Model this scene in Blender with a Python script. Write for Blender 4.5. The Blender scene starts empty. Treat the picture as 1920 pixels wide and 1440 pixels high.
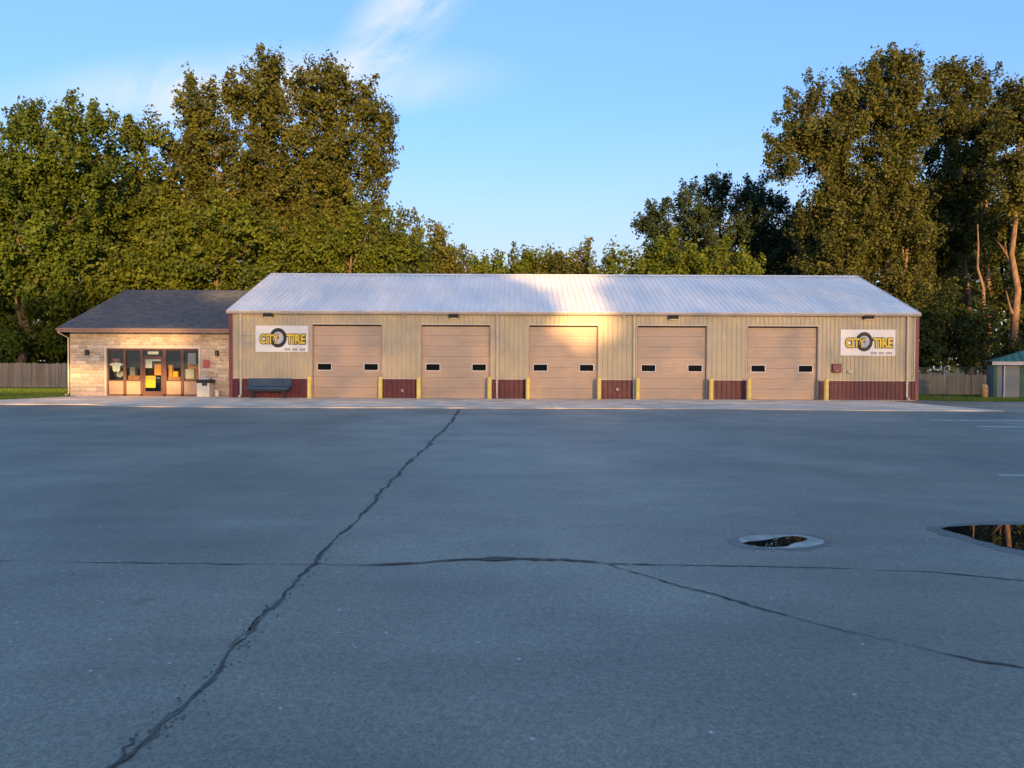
import bpy, bmesh, math, random
import numpy as np
from mathutils import Vector, Matrix

SC = bpy.context.scene
COL = SC.collection
R = math.radians
rng = np.random.default_rng(7)
random.seed(7)

# ------------------------------------------------------------------ camera
FPX, PITCH, ROLL, CAMZ = 1386.0, R(1.157), R(0.24), 1.6
_f = Vector((0, math.cos(PITCH), -math.sin(PITCH)))
_u0 = Vector((0, math.sin(PITCH), math.cos(PITCH)))
_r0 = Vector((1, 0, 0))
_r = _r0 * math.cos(ROLL) + _u0 * math.sin(ROLL)
_u = _u0 * math.cos(ROLL) - _r0 * math.sin(ROLL)
cam_d = bpy.data.cameras.new('camera')
cam = bpy.data.objects.new('camera', cam_d)
COL.objects.link(cam)
m = Matrix.Identity(4)
for i in range(3):
    m[i][0], m[i][1], m[i][2] = _r[i], _u[i], -_f[i]
m[2][3] = CAMZ
cam.matrix_world = m
cam_d.sensor_width = 36.0
cam_d.lens = FPX / 1920 * 36
cam_d.clip_end = 6000
SC.camera = cam

def P(px, py, Y):
    """world point seen at photo pixel (px, py) at depth Y"""
    d = _f * FPX + _r * (px - 960) + _u * (720 - py)
    t = Y / d.y
    return Vector((d.x * t, Y, CAMZ + d.z * t))
def G(px, py, z=0.0):
    d = _f * FPX + _r * (px - 960) + _u * (720 - py)
    t = (z - CAMZ) / d.z
    return Vector((d.x * t, d.y * t, z))
def PX(px, Y, py=690): return P(px, py, Y).x
def PZ(py, Y, px=960): return P(px, py, Y).z

# ------------------------------------------------------------------ world, sun, exposure
SUN_EL, SUN_AZ = 7.0, 14.0            # elevation; degrees to the right of straight behind the camera
SKY_STRENGTH, SUN_STRENGTH, EXPOSURE = 0.15, 3.1, 2.0
world = bpy.data.worlds.new('World')
SC.world = world
world.use_nodes = True
nt = world.node_tree
nt.nodes.clear()
N = nt.nodes.new
out = N('ShaderNodeOutputWorld'); bg = N('ShaderNodeBackground')
sky = N('ShaderNodeTexSky'); sky.sky_type = 'NISHITA'; sky.sun_disc = False
sky.sun_elevation = R(SUN_EL); sky.sun_rotation = R(180 - SUN_AZ)
sky.altitude = 200; sky.air_density = 1.0; sky.dust_density = 1.5; sky.ozone_density = 2.6
# thin cirrus high in the sky: noise stretched over the direction of view
tc = N('ShaderNodeTexCoord')
sep = N('ShaderNodeSeparateXYZ'); nt.links.new(tc.outputs['Generated'], sep.inputs[0])
def wmath(op, a, b=None):
    n = N('ShaderNodeMath'); n.operation = op
    for i, v in enumerate((a, b)):
        if v is None: continue
        if isinstance(v, (int, float)): n.inputs[i].default_value = v
        else: nt.links.new(v, n.inputs[i])
    return n.outputs[0]
zc = wmath('ADD', wmath('MAXIMUM', sep.outputs['Z'], 0.0), 0.12)
ux = wmath('DIVIDE', sep.outputs['X'], zc); uy = wmath('DIVIDE', sep.outputs['Y'], zc)
comb = N('ShaderNodeCombineXYZ'); nt.links.new(ux, comb.inputs[0]); nt.links.new(uy, comb.inputs[1])
def wlink(node, src, k=0): nt.links.new(src, node.inputs[k]); return node
# the sky's range of brightness is held in evenly all round (hue kept)
bw = wlink(N('ShaderNodeRGBToBW'), sky.outputs[0])
gain = wmath('POWER', wmath('MAXIMUM', bw.outputs[0], 0.001), -0.4)
tnt = wlink(N('ShaderNodeVectorMath'), sky.outputs[0]); tnt.operation = 'MULTIPLY'; tnt.inputs[1].default_value = (0.72, 0.76, 0.90)
skc = N('ShaderNodeVectorMath'); skc.operation = 'SCALE'; nt.links.new(tnt.outputs[0], skc.inputs[0]); nt.links.new(gain, skc.inputs['Scale'])
mp = wlink(N('ShaderNodeMapping'), comb.outputs[0]); mp.vector_type = 'TEXTURE'; mp.inputs['Rotation'].default_value = (0, 0, R(125)); mp.inputs['Scale'].default_value = (1.9, 0.75, 1)
n1 = wlink(N('ShaderNodeTexNoise'), mp.outputs[0]); n1.inputs['Scale'].default_value = 3.0; n1.inputs['Detail'].default_value = 10
n1.inputs['Roughness'].default_value = 0.62; n1.inputs['Distortion'].default_value = 0.7
def wramp(src, a, b, lo=0.0, hi=1.0):
    n = wlink(N('ShaderNodeMapRange'), src); n.interpolation_type = 'SMOOTHSTEP'
    for k, v in zip((1, 2, 3, 4), (a, b, lo, hi)): n.inputs[k].default_value = v
    return n.outputs[0]
def bank(cx, cy, ang, ra, rb):
    """soft elongated cloud bank in the plane of the cirrus"""
    q = wlink(N('ShaderNodeMapping'), comb.outputs[0]); q.vector_type = 'TEXTURE'
    q.inputs['Location'].default_value = (cx, cy, 0); q.inputs['Rotation'].default_value = (0, 0, R(ang)); q.inputs['Scale'].default_value = (ra, rb, 1)
    l = wlink(N('ShaderNodeVectorMath'), q.outputs[0]); l.operation = 'LENGTH'
    return wramp(l.outputs['Value'], 1.0, 0.0)
streak = wramp(n1.outputs['Fac'], 0.33, 0.66)
cl = wmath('MULTIPLY', bank(-0.27, 1.70, 122, 0.52, 0.13), streak)
cl = wmath('ADD', cl, wmath('MULTIPLY', bank(-0.72, 1.98, 175, 0.85, 0.27), wramp(n1.outputs['Fac'], 0.2, 0.7, 0.25, 1.0)))
for b_ in ((1.6, 0.4, 60, 1.4, 0.3), (-2.2, -0.6, 110, 1.6, 0.35), (0.4, -2.4, 30, 1.5, 0.4)): cl = wmath('ADD', cl, wmath('MULTIPLY', bank(*b_), streak))
cl = wmath('MINIMUM', wmath('MULTIPLY', cl, 1.1), 0.8)
haze = N('ShaderNodeMix'); haze.data_type = 'RGBA'          # pale band of haze low down, the same all round
nt.links.new(wramp(sep.outputs['Z'], 0.0, 0.34, 0.92, 0.0), haze.inputs['Factor'])
nt.links.new(skc.outputs[0], haze.inputs['A']); haze.inputs['B'].default_value = (1.28, 1.30, 1.42, 1)
mixc = N('ShaderNodeMix'); mixc.data_type = 'RGBA'
nt.links.new(cl, mixc.inputs['Factor'])
nt.links.new(haze.outputs['Result'], mixc.inputs['A']); mixc.inputs['B'].default_value = (1.50, 1.56, 1.66, 1)
nt.links.new(mixc.outputs['Result'], bg.inputs['Color'])
bg.inputs['Strength'].default_value = SKY_STRENGTH
nt.links.new(bg.outputs[0], out.inputs[0])

S = Vector((math.sin(R(SUN_AZ)) * math.cos(R(SUN_EL)), -math.cos(R(SUN_AZ)) * math.cos(R(SUN_EL)), math.sin(R(SUN_EL))))
sun_d = bpy.data.lights.new('sun', 'SUN'); sun = bpy.data.objects.new('sun', sun_d); COL.objects.link(sun)
sun_d.energy = SUN_STRENGTH; sun_d.angle = R(0.5); sun_d.color = (1.0, 0.56, 0.21)
sun.rotation_euler = (-S).to_track_quat('-Z', 'Y').to_euler()
sun.location = (20, -60, 40)

SC.view_settings.view_transform = 'Standard'; SC.view_settings.look = 'None'
SC.view_settings.exposure = EXPOSURE; SC.view_settings.gamma = 1.0
SC.view_settings.use_curve_mapping = False
SC.render.engine = 'CYCLES'
SC.cycles.max_bounces = 6; SC.cycles.transparent_max_bounces = 8
SC.cycles.use_denoising = True
SC.cycles.sample_clamp_indirect = 4

# ------------------------------------------------------------------ materials
def mat(name, color, rough=0.7, metal=0.0, spec=0.5, var=0.12, vscale=1.5, bump=0.0, bscale=60.0, color2=None,
        fine=0.0, fscale=40.0, stretch=(1, 1, 1), obj_var=0.0, transl=0.0, attr=None, rvar=0.0):
    M = bpy.data.materials.new(name); M.use_nodes = True
    t = M.node_tree; n = t.nodes; L = t.links
    b = n['Principled BSDF']; o = n['Material Output']
    b.inputs['Roughness'].default_value = rough; b.inputs['Metallic'].default_value = metal
    b.inputs['Specular IOR Level'].default_value = spec
    c2 = color2 or tuple(c * (1 - 2.2 * var) for c in color)
    c1 = color if color2 else tuple(min(1, c * (1 + var)) for c in color)
    co = n.new('ShaderNodeTexCoord'); mp = n.new('ShaderNodeMapping'); mp.inputs['Scale'].default_value = stretch
    L.new(co.outputs['Object'], mp.inputs[0])
    nz = n.new('ShaderNodeTexNoise'); nz.inputs['Scale'].default_value = vscale; nz.inputs['Detail'].default_value = 6
    nz.inputs['Roughness'].default_value = 0.6
    L.new(mp.outputs[0], nz.inputs['Vector'])
    mx = n.new('ShaderNodeMix'); mx.data_type = 'RGBA'
    rp = n.new('ShaderNodeMapRange'); rp.inputs[1].default_value = 0.3; rp.inputs[2].default_value = 0.7
    L.new(nz.outputs['Fac'], rp.inputs[0])
    L.new(rp.outputs[0], mx.inputs['Factor'])
    mx.inputs['A'].default_value = (*c1, 1); mx.inputs['B'].default_value = (*c2, 1)
    col = mx.outputs['Result']
    def mulcol(col, fac_socket, lo, hi):
        r = n.new('ShaderNodeMapRange'); r.inputs[1].default_value = 0.0; r.inputs[2].default_value = 1.0
        r.inputs[3].default_value = lo; r.inputs[4].default_value = hi
        L.new(fac_socket, r.inputs[0])
        v = n.new('ShaderNodeVectorMath'); v.operation = 'SCALE'
        L.new(col, v.inputs[0]); L.new(r.outputs[0], v.inputs['Scale'])
        return v.outputs[0]
    if attr:
        a = n.new('ShaderNodeAttribute'); a.attribute_name = attr
        L.new(a.outputs['Fac'], mx.inputs['Factor'])
    if obj_var:
        oi = n.new('ShaderNodeObjectInfo'); col = mulcol(col, oi.outputs['Random'], 1 - obj_var, 1 + obj_var)
    if fine:
        fz = n.new('ShaderNodeTexNoise'); fz.inputs['Scale'].default_value = fscale; fz.inputs['Detail'].default_value = 4
        L.new(co.outputs['Object'], fz.inputs['Vector']); col = mulcol(col, fz.outputs['Fac'], 1 - fine, 1 + fine)
    L.new(col, b.inputs['Base Color'])
    if rvar:
        rr = n.new('ShaderNodeMapRange'); rr.inputs[3].default_value = rough - rvar; rr.inputs[4].default_value = rough + rvar
        L.new(nz.outputs['Fac'], rr.inputs[0]); L.new(rr.outputs[0], b.inputs['Roughness'])
    if bump:
        bz = n.new('ShaderNodeTexNoise'); bz.inputs['Scale'].default_value = bscale; bz.inputs['Detail'].default_value = 5
        L.new(co.outputs['Object'], bz.inputs['Vector'])
        bp = n.new('ShaderNodeBump'); bp.inputs['Strength'].default_value = bump; bp.inputs['Distance'].default_value = 0.02
        L.new(bz.outputs['Fac'], bp.inputs['Height']); L.new(bp.outputs[0], b.inputs['Normal'])
    if transl:
        tr = n.new('ShaderNodeBsdfTranslucent'); L.new(col, tr.inputs['Color'])
        ms = n.new('ShaderNodeMixShader'); ms.inputs[0].default_value = transl
        L.new(b.outputs[0], ms.inputs[1]); L.new(tr.outputs[0], ms.inputs[2]); L.new(ms.outputs[0], o.inputs[0])
    return M

def asphalt_mat():
    M = bpy.data.materials.new('asphalt'); M.use_nodes = True
    t = M.node_tree; n = t.nodes; L = t.links; b = n['Principled BSDF']
    co = n.new('ShaderNodeTexCoord')
    def noise(scale, detail, stretch=(1, 1, 1), rough=0.6, dist=0.0):
        mp = n.new('ShaderNodeMapping'); mp.inputs['Scale'].default_value = stretch; L.new(co.outputs['Object'], mp.inputs[0])
        z = n.new('ShaderNodeTexNoise'); z.inputs['Scale'].default_value = scale; z.inputs['Detail'].default_value = detail
        z.inputs['Roughness'].default_value = rough; z.inputs['Distortion'].default_value = dist
        L.new(mp.outputs[0], z.inputs['Vector']); return z.outputs['Fac']
    def rng_(src, a, b_, lo, hi):
        r = n.new('ShaderNodeMapRange'); r.inputs[1].default_value = a; r.inputs[2].default_value = b_
        r.inputs[3].default_value = lo; r.inputs[4].default_value = hi; L.new(src, r.inputs[0]); return r.outputs[0]
    def mth(op, a, c):
        q = n.new('ShaderNodeMath'); q.operation = op
        for i, v in enumerate((a, c)):
            if isinstance(v, (int, float)): q.inputs[i].default_value = v
            else: L.new(v, q.inputs[i])
        return q.outputs[0]
    big = rng_(noise(0.13, 6, (1, 0.7, 1), 0.6, 0.8), 0.3, 0.7, 0.70, 1.30)
    mid = mth('MULTIPLY', rng_(noise(0.9, 6, (0.6, 1.2, 1)), 0.25, 0.75, 0.86, 1.14), rng_(noise(0.7, 7, (0.22, 1.3, 1), 0.62, 0.6), 0.52, 0.78, 0.95, 1.22))
    agg = rng_(noise(24, 4, (1, 1, 1), 0.75), 0.32, 0.68, 0.80, 1.22)
    st = n.new('ShaderNodeTexVoronoi'); st.inputs['Scale'].default_value = 85; L.new(co.outputs['Object'], st.inputs['Vector'])
    sw = n.new('ShaderNodeTexWhiteNoise'); L.new(st.outputs['Position'], sw.inputs['Vector'])
    fine = rng_(sw.outputs['Value'], 0.0, 1.0, 0.77, 1.25)          # single stones of the aggregate
    v = mth('MULTIPLY', mth('MULTIPLY', big, mid), mth('MULTIPLY', agg, fine))
    # old oil stains and darker sealed patches
    v = mth('MULTIPLY', v, rng_(noise(0.33, 3, (1, .8, 1), .5, .4), 0.60, 0.70, 1.0, 0.80))
    v = mth('MULTIPLY', v, rng_(noise(1.7, 4, (1, 1, 1), .6), 0.66, 0.72, 1.0, 0.72))
    vor = n.new('ShaderNodeTexVoronoi'); vor.inputs['Scale'].default_value = 18
    L.new(co.outputs['Object'], vor.inputs['Vector'])
    wn = n.new('ShaderNodeTexWhiteNoise'); L.new(vor.outputs['Position'], wn.inputs['Vector'])
    spk = mth('MULTIPLY', rng_(vor.outputs['Distance'], 0.24, 0.12, 0, 1), rng_(wn.outputs['Value'], 0.98, 0.983, 0, 1))
    hue = n.new('ShaderNodeMix'); hue.data_type = 'RGBA'
    L.new(rng_(noise(0.35, 4), 0.3, 0.7, 0, 1), hue.inputs['Factor'])
    hue.inputs['A'].default_value = (*ASPHALT_A, 1); hue.inputs['B'].default_value = (*ASPHALT_B, 1)
    sc = n.new('ShaderNodeVectorMath'); sc.operation = 'SCALE'; L.new(hue.outputs['Result'], sc.inputs[0]); L.new(v, sc.inputs['Scale'])
    sp = n.new('ShaderNodeMix'); sp.data_type = 'RGBA'; L.new(spk, sp.inputs['Factor'])
    L.new(sc.outputs[0], sp.inputs['A']); sp.inputs['B'].default_value = (0.62, 0.58, 0.48, 1)
    L.new(sp.outputs['Result'], b.inputs['Base Color'])
    L.new(rng_(noise(0.5, 5, (1, 0.6, 1)), 0.3, 0.7, 0.5, 0.68), b.inputs['Roughness'])
    b.inputs['Specular IOR Level'].default_value = 0.5
    bp = n.new('ShaderNodeBump'); bp.inputs['Strength'].default_value = 0.16; bp.inputs['Distance'].default_value = 0.004
    L.new(mth('ADD', noise(55, 3), noise(160, 2)), bp.inputs['Height']); L.new(bp.outputs[0], b.inputs['Normal'])
    return M
ASPHALT_A, ASPHALT_B = (0.288, 0.262, 0.186), (0.212, 0.206, 0.154)

def glass_mat(name, tint=(0.9, 0.95, 0.95), ior=1.5):
    M = bpy.data.materials.new(name); M.use_nodes = True
    t = M.node_tree; n = t.nodes; L = t.links; n.clear()
    o = n.new('ShaderNodeOutputMaterial'); gl = n.new('ShaderNodeBsdfGlossy'); gl.inputs['Roughness'].default_value = 0.01
    tr = n.new('ShaderNodeBsdfTransparent'); tr.inputs['Color'].default_value = (*tint, 1)
    fr = n.new('ShaderNodeFresnel'); fr.inputs['IOR'].default_value = ior
    ms = n.new('ShaderNodeMixShader'); L.new(fr.outputs[0], ms.inputs[0]); L.new(tr.outputs[0], ms.inputs[1]); L.new(gl.outputs[0], ms.inputs[2])
    L.new(ms.outputs[0], o.inputs[0]); return M
def emit_mat(name, color, strength):
    M = bpy.data.materials.new(name); M.use_nodes = True
    b = M.node_tree.nodes['Principled BSDF']
    b.inputs['Base Color'].default_value = (*color, 1)
    b.inputs['Emission Color'].default_value = (*color, 1); b.inputs['Emission Strength'].default_value = strength
    return M

MT = dict(
    asphalt=asphalt_mat(),
    concrete=mat('concrete', (0.76, 0.62, 0.43), 0.85, var=0.17, vscale=0.8, fine=0.15, fscale=25, bump=0.2, obj_var=0.06),
    tar=mat('tar', (0.085, 0.084, 0.070), 0.75, var=0.3, vscale=3, fine=0.5, fscale=70, bump=0.5, bscale=90),
    crumb=mat('crumbled_asphalt', (0.175, 0.172, 0.140), 0.9, var=0.25, vscale=4, fine=0.5, fscale=70, bump=0.7, bscale=90),
    soil=mat('soil', (0.055, 0.06, 0.03), 0.95, var=0.3, vscale=0.6),
    lawn=mat('lawn', (0.10, 0.17, 0.025), 0.95, var=0.25, vscale=0.7),
    blade=mat('grass_blade', (0.16, 0.25, 0.025), 0.8, color2=(0.09, 0.15, 0.02), attr='tint', transl=0.3),
    beige=mat('beige_steel', (0.50, 0.43, 0.285), 0.5, var=0.05, vscale=0.7, obj_var=0.03),
    beige_trim=mat('pale_trim', (0.62, 0.53, 0.42), 0.5, var=0.05),
    maroon=mat('maroon_steel', (0.115, 0.022, 0.036), 0.5, var=0.1, vscale=1.5, obj_var=0.06),
    maroon_trim=mat('maroon_trim', (0.20, 0.055, 0.06), 0.5, var=0.08),
    roofsteel=mat('roof_steel', (0.79, 0.80, 0.73), 0.42, metal=0.0, var=0.05, vscale=0.5, obj_var=0.035, stretch=(1, 0.3, 1)),
    gutter=mat('gutter', (0.55, 0.50, 0.46), 0.45, var=0.06),
    dark=mat('dark_void', (0.015, 0.014, 0.013), 0.9, var=0.1),
    door=mat('door_steel', (0.52, 0.385, 0.27), 0.55, var=0.05, vscale=0.9, stretch=(0.4, 1, 2), bump=0.06, bscale=25, obj_var=0.02),
    doorjamb=mat('door_jamb', (0.40, 0.31, 0.24), 0.6, var=0.06),
    rubber=mat('rubber', (0.02, 0.02, 0.02), 0.75, var=0.2),
    darkglass=mat('dark_glass', (0.012, 0.014, 0.016), 0.06, var=0.1),
    glass=glass_mat('clear_glass'),
    white=mat('white_paint', (0.78, 0.77, 0.73), 0.55, var=0.04),
    wornwhite=mat('worn_line_paint', (0.78, 0.76, 0.68), 0.8, color2=(0.34, 0.33, 0.28), vscale=5),
    yellow=mat('yellow_paint', (0.90, 0.67, 0.15), 0.5, var=0.1, vscale=4),
    signwhite=mat('sign_white', (0.82, 0.82, 0.78), 0.4, var=0.02),
    signyellow=mat('sign_yellow', (0.88, 0.62, 0.02), 0.4, color2=(0.66, 0.50, 0.10), vscale=3),
    black=mat('black_paint', (0.018, 0.018, 0.02), 0.5, var=0.1),
    grey=mat('sign_grey', (0.30, 0.30, 0.33), 0.5, var=0.1),
    lightgrey=mat('light_grey', (0.52, 0.53, 0.55), 0.45, var=0.1),
    stone=[mat('stone_%s' % k, c, 0.9, var=0.12, vscale=6, fine=0.22, fscale=30, bump=0.7, bscale=18, obj_var=0.19)
           for k, c in (('buff', (0.60, 0.525, 0.42)), ('cream', (0.66, 0.585, 0.48)), ('rose', (0.58, 0.46, 0.385)), ('tan', (0.53, 0.455, 0.35)))],
    mortar=mat('mortar', (0.60, 0.53, 0.43), 0.95, var=0.1, vscale=8),
    limestone=mat('limestone_trim', (0.66, 0.60, 0.50), 0.8, var=0.06),
    shingle=mat('shingle', (0.105, 0.107, 0.118), 0.9, color2=(0.068, 0.07, 0.08), vscale=2.2, fine=0.35, fscale=9, stretch=(1, 1, 1)),
    fascia=mat('fascia', (0.36, 0.24, 0.20), 0.5, var=0.06),
    bronze=mat('bronze_frame', (0.135, 0.07, 0.052), 0.4, var=0.1),
    kick=mat('kick_panel', (0.42, 0.30, 0.20), 0.6, var=0.06),
    interior=mat('interior_wall', (0.055, 0.055, 0.06), 0.9, var=0.1),
    interfloor=mat('interior_floor', (0.10, 0.08, 0.065), 0.7, var=0.1),
    orange=mat('orange_card', (0.72, 0.30, 0.06), 0.6, var=0.1),
    wood=mat('counter_wood', (0.48, 0.22, 0.07), 0.5, var=0.15, vscale=4, stretch=(0.3, 1, 1)),
    paper=mat('paper', (0.78, 0.76, 0.68), 0.7, var=0.04),
    redsign=mat('red_print', (0.42, 0.10, 0.09), 0.55, var=0.1),
    posteryellow=mat('poster_yellow', (0.85, 0.48, 0.01), 0.5, var=0.08),
    bluefabric=mat('blue_vinyl', (0.034, 0.075, 0.13), 0.5, var=0.15, vscale=3, bump=0.1, bscale=8),
    darksteel=mat('dark_steel', (0.03, 0.03, 0.035), 0.5, var=0.1),
    fence=mat('weathered_board', (0.25, 0.225, 0.19), 0.9, var=0.22, vscale=3, stretch=(6, 6, 0.5), obj_var=0.22),
    greensteel=mat('green_steel', (0.028, 0.105, 0.075), 0.5, var=0.08),
    greenroof=mat('green_roof', (0.05, 0.16, 0.105), 0.45, var=0.08, vscale=1.0),
    shedgrey=mat('shed_grey', (0.21, 0.235, 0.26), 0.6, var=0.06, obj_var=0.04),
    wire=mat('coated_wire', (0.035, 0.085, 0.06), 0.5, var=0.1),
    galv=mat('galvanised', (0.33, 0.36, 0.35), 0.45, metal=0.5, var=0.1),
    tanpost=mat('tan_post', (0.50, 0.30, 0.12), 0.7, var=0.15, vscale=5),
    pale_bark=mat('pale_bark', (0.19, 0.125, 0.08), 0.95, var=0.3, vscale=2.5, bump=0.6, bscale=10, stretch=(3, 3, 0.5)),
    bark=mat('bark', (0.13, 0.10, 0.075), 0.95, var=0.3, vscale=2.5, bump=0.6, bscale=10, stretch=(3, 3, 0.5)),
    cream=mat('cream_plastic', (0.74, 0.70, 0.57), 0.5, var=0.04),
    lens=emit_mat('lamp_lens', (1.0, 0.78, 0.42), 0.12),
    mud=mat('dried_silt', (0.54, 0.51, 0.43), 0.9, color2=(0.27, 0.26, 0.21), vscale=4.5, fine=0.3, fscale=30),
)
def water_mat():
    M = bpy.data.materials.new('puddle_water'); M.use_nodes = True
    b = M.node_tree.nodes['Principled BSDF']
    b.inputs['Base Color'].default_value = (0.012, 0.012, 0.011, 1); b.inputs['Roughness'].default_value = 0.012
    b.inputs['IOR'].default_value = 1.5
    return M
MT['water'] = water_mat()
LEAF = dict(
    gold=mat('leaf_olive', (0.145, 0.186, 0.017), 0.6, color2=(0.055, 0.085, 0.014), attr='tint', transl=0.48, spec=0.25),
    maple=mat('leaf_maple', (0.126, 0.184, 0.017), 0.6, color2=(0.045, 0.078, 0.014), attr='tint', transl=0.48, spec=0.25),
    bronze=mat('leaf_bronze', (0.152, 0.165, 0.025), 0.6, color2=(0.058, 0.072, 0.018), attr='tint', transl=0.48, spec=0.25),
    poplar=mat('leaf_poplar', (0.13, 0.145, 0.027), 0.55, color2=(0.047, 0.058, 0.019), attr='tint', transl=0.48, spec=0.25),
    dark=mat('leaf_shaded', (0.062,0.096,0.036), 0.6, color2=(0.03,0.05,0.028), attr='tint', transl=0.48, spec=0.25),  # shade on the round tree is put into this leaf colour
    lime=mat('leaf_lime', (0.142, 0.19, 0.016), 0.6, color2=(0.08, 0.115, 0.014), attr='tint', transl=0.48, spec=0.25),
    under=mat('leaf_undergrowth', (0.05, 0.078, 0.016), 0.6, color2=(0.02, 0.036, 0.013), attr='tint', transl=0.48, spec=0.25),
)

# ------------------------------------------------------------------ mesh helpers
def obj(name, me, material=None, parent=None, loc=None, **props):
    o = bpy.data.objects.new(name, me); COL.objects.link(o)
    if material is not None and me is not None and not me.materials:
        for mm in (material if isinstance(material, (list, tuple)) else [material]): me.materials.append(mm)
    if parent is not None: o.parent = parent
    if loc is not None: o.location = loc
    for k, v in props.items(): o[k] = v
    return o
def thing(name, label, cat, loc=(0, 0, 0), group=None, me=None, material=None):
    o = obj(name, me, material, None, loc, label=label, category=cat)
    if group: o['group'] = group
    return o
class MB:
    def __init__(s): s.bm = bmesh.new()
    def box(s, x0, x1, y0, y1, z0, z1, bevel=0.0):
        vs = [s.bm.verts.new(c) for c in ((x0,y0,z0),(x1,y0,z0),(x1,y1,z0),(x0,y1,z0),(x0,y0,z1),(x1,y0,z1),(x1,y1,z1),(x0,y1,z1))]
        fs = [s.bm.faces.new([vs[i] for i in q]) for q in ((0,3,2,1),(4,5,6,7),(0,1,5,4),(1,2,6,5),(2,3,7,6),(3,0,4,7))]
        if bevel:
            es = {e for f in fs for e in f.edges}
            bmesh.ops.bevel(s.bm, geom=list(es), offset=bevel, segments=1, affect='EDGES')
        return s
    def poly(s, pts):
        s.bm.faces.new([s.bm.verts.new(p) for p in pts]); return s
    def prism(s, pts, d):
        """closed polygon pts (3-D) pushed along vector d"""
        a = [s.bm.verts.new(p) for p in pts]; b = [s.bm.verts.new(Vector(p) + Vector(d)) for p in pts]
        n = len(pts)
        s.bm.faces.new(a); s.bm.faces.new(b[::-1])
        for i in range(n):
            j = (i + 1) % n; s.bm.faces.new((a[j], a[i], b[i], b[j]))
        return s
    def tube(s, pts, radii, seg=8, caps=True):
        rings = []
        pts = [Vector(p) for p in pts]
        if isinstance(radii, (int, float)): radii = [radii] * len(pts)
        for i, p in enumerate(pts):
            d = (pts[min(i + 1, len(pts) - 1)] - pts[max(i - 1, 0)]).normalized()
            a = d.cross(Vector((0, 1, 0.01)));  a = a.normalized() if a.length > 0.05 else d.cross(Vector((1, 0, 0))).normalized()
            b = d.cross(a)
            rings.append([s.bm.verts.new(p + (a * math.cos(t) + b * math.sin(t)) * radii[i]) for t in [2 * math.pi * k / seg for k in range(seg)]])
        for i in range(len(rings) - 1):
            for k in range(seg):
                l = (k + 1) % seg
                s.bm.faces.new((rings[i][k], rings[i][l], rings[i + 1][l], rings[i + 1][k]))
        if caps:
            s.bm.faces.new(rings[0][::-1]); s.bm.faces.new(rings[-1])
        return s
    def lathe(s, prof, seg=16, c=(0, 0, 0)):
        rings = [[s.bm.verts.new((c[0] + r * math.cos(t), c[1] + r * math.sin(t), c[2] + z)) for t in [2 * math.pi * k / seg for k in range(seg)]] for r, z in prof]
        for i in range(len(rings) - 1):
            for k in range(seg):
                l = (k + 1) % seg
                s.bm.faces.new((rings[i][k], rings[i][l], rings[i + 1][l], rings[i + 1][k]))
        s.bm.faces.new(rings[0][::-1]); s.bm.faces.new(rings[-1])
        return s
    def mesh(s, name, smooth=False):
        me = bpy.data.meshes.new(name)
        bmesh.ops.recalc_face_normals(s.bm, faces=s.bm.faces)
        s.bm.to_mesh(me); s.bm.free()
        if smooth:
            for p in me.polygons: p.use_smooth = True
        return me
def boxmesh(name, x0, x1, y0, y1, z0, z1, bevel=0.0): return MB().box(x0, x1, y0, y1, z0, z1, bevel).mesh(name)

def np_quads(name, V, tint=None):
    """V: (n,4,3) quads"""
    n = len(V)
    me = bpy.data.meshes.new(name)
    me.vertices.add(n * 4); me.vertices.foreach_set('co', V.reshape(-1).astype(np.float32))
    me.loops.add(n * 4); me.loops.foreach_set('vertex_index', np.arange(n * 4, dtype=np.int32))
    me.polygons.add(n); me.polygons.foreach_set('loop_start', np.arange(0, n * 4, 4, dtype=np.int32))
    if tint is not None:
        a = me.attributes.new('tint', 'FLOAT', 'FACE'); a.data.foreach_set('value', tint.astype(np.float32))
    me.update(calc_edges=True)
    return me
def norm(a): return a / np.maximum(np.linalg.norm(a, axis=-1, keepdims=True), 1e-6)

# ------------------------------------------------------------------ the setting: ground, lot, apron
Y0 = 39.4                      # front wall of the garage
YO = 41.0                      # front wall of the office
me = MB().poly([(-2500, -2500, -0.5), (2500, -2500, -0.5), (2500, 2500, -0.5), (-2500, 2500, -0.5)]).mesh('ground')
obj('ground', me, MT['soil'], kind='structure')
me = MB().poly([(-90, -45, 0), (90, -45, 0), (90, 41.2, 0), (21.9, 43, 0), (21.9, 53, 0), (-25, 53, 0), (-25, 40.5, 0), (-90, 40.5, 0)]).mesh('parking_lot')
obj('parking_lot', me, MT['asphalt'], kind='structure')

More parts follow.
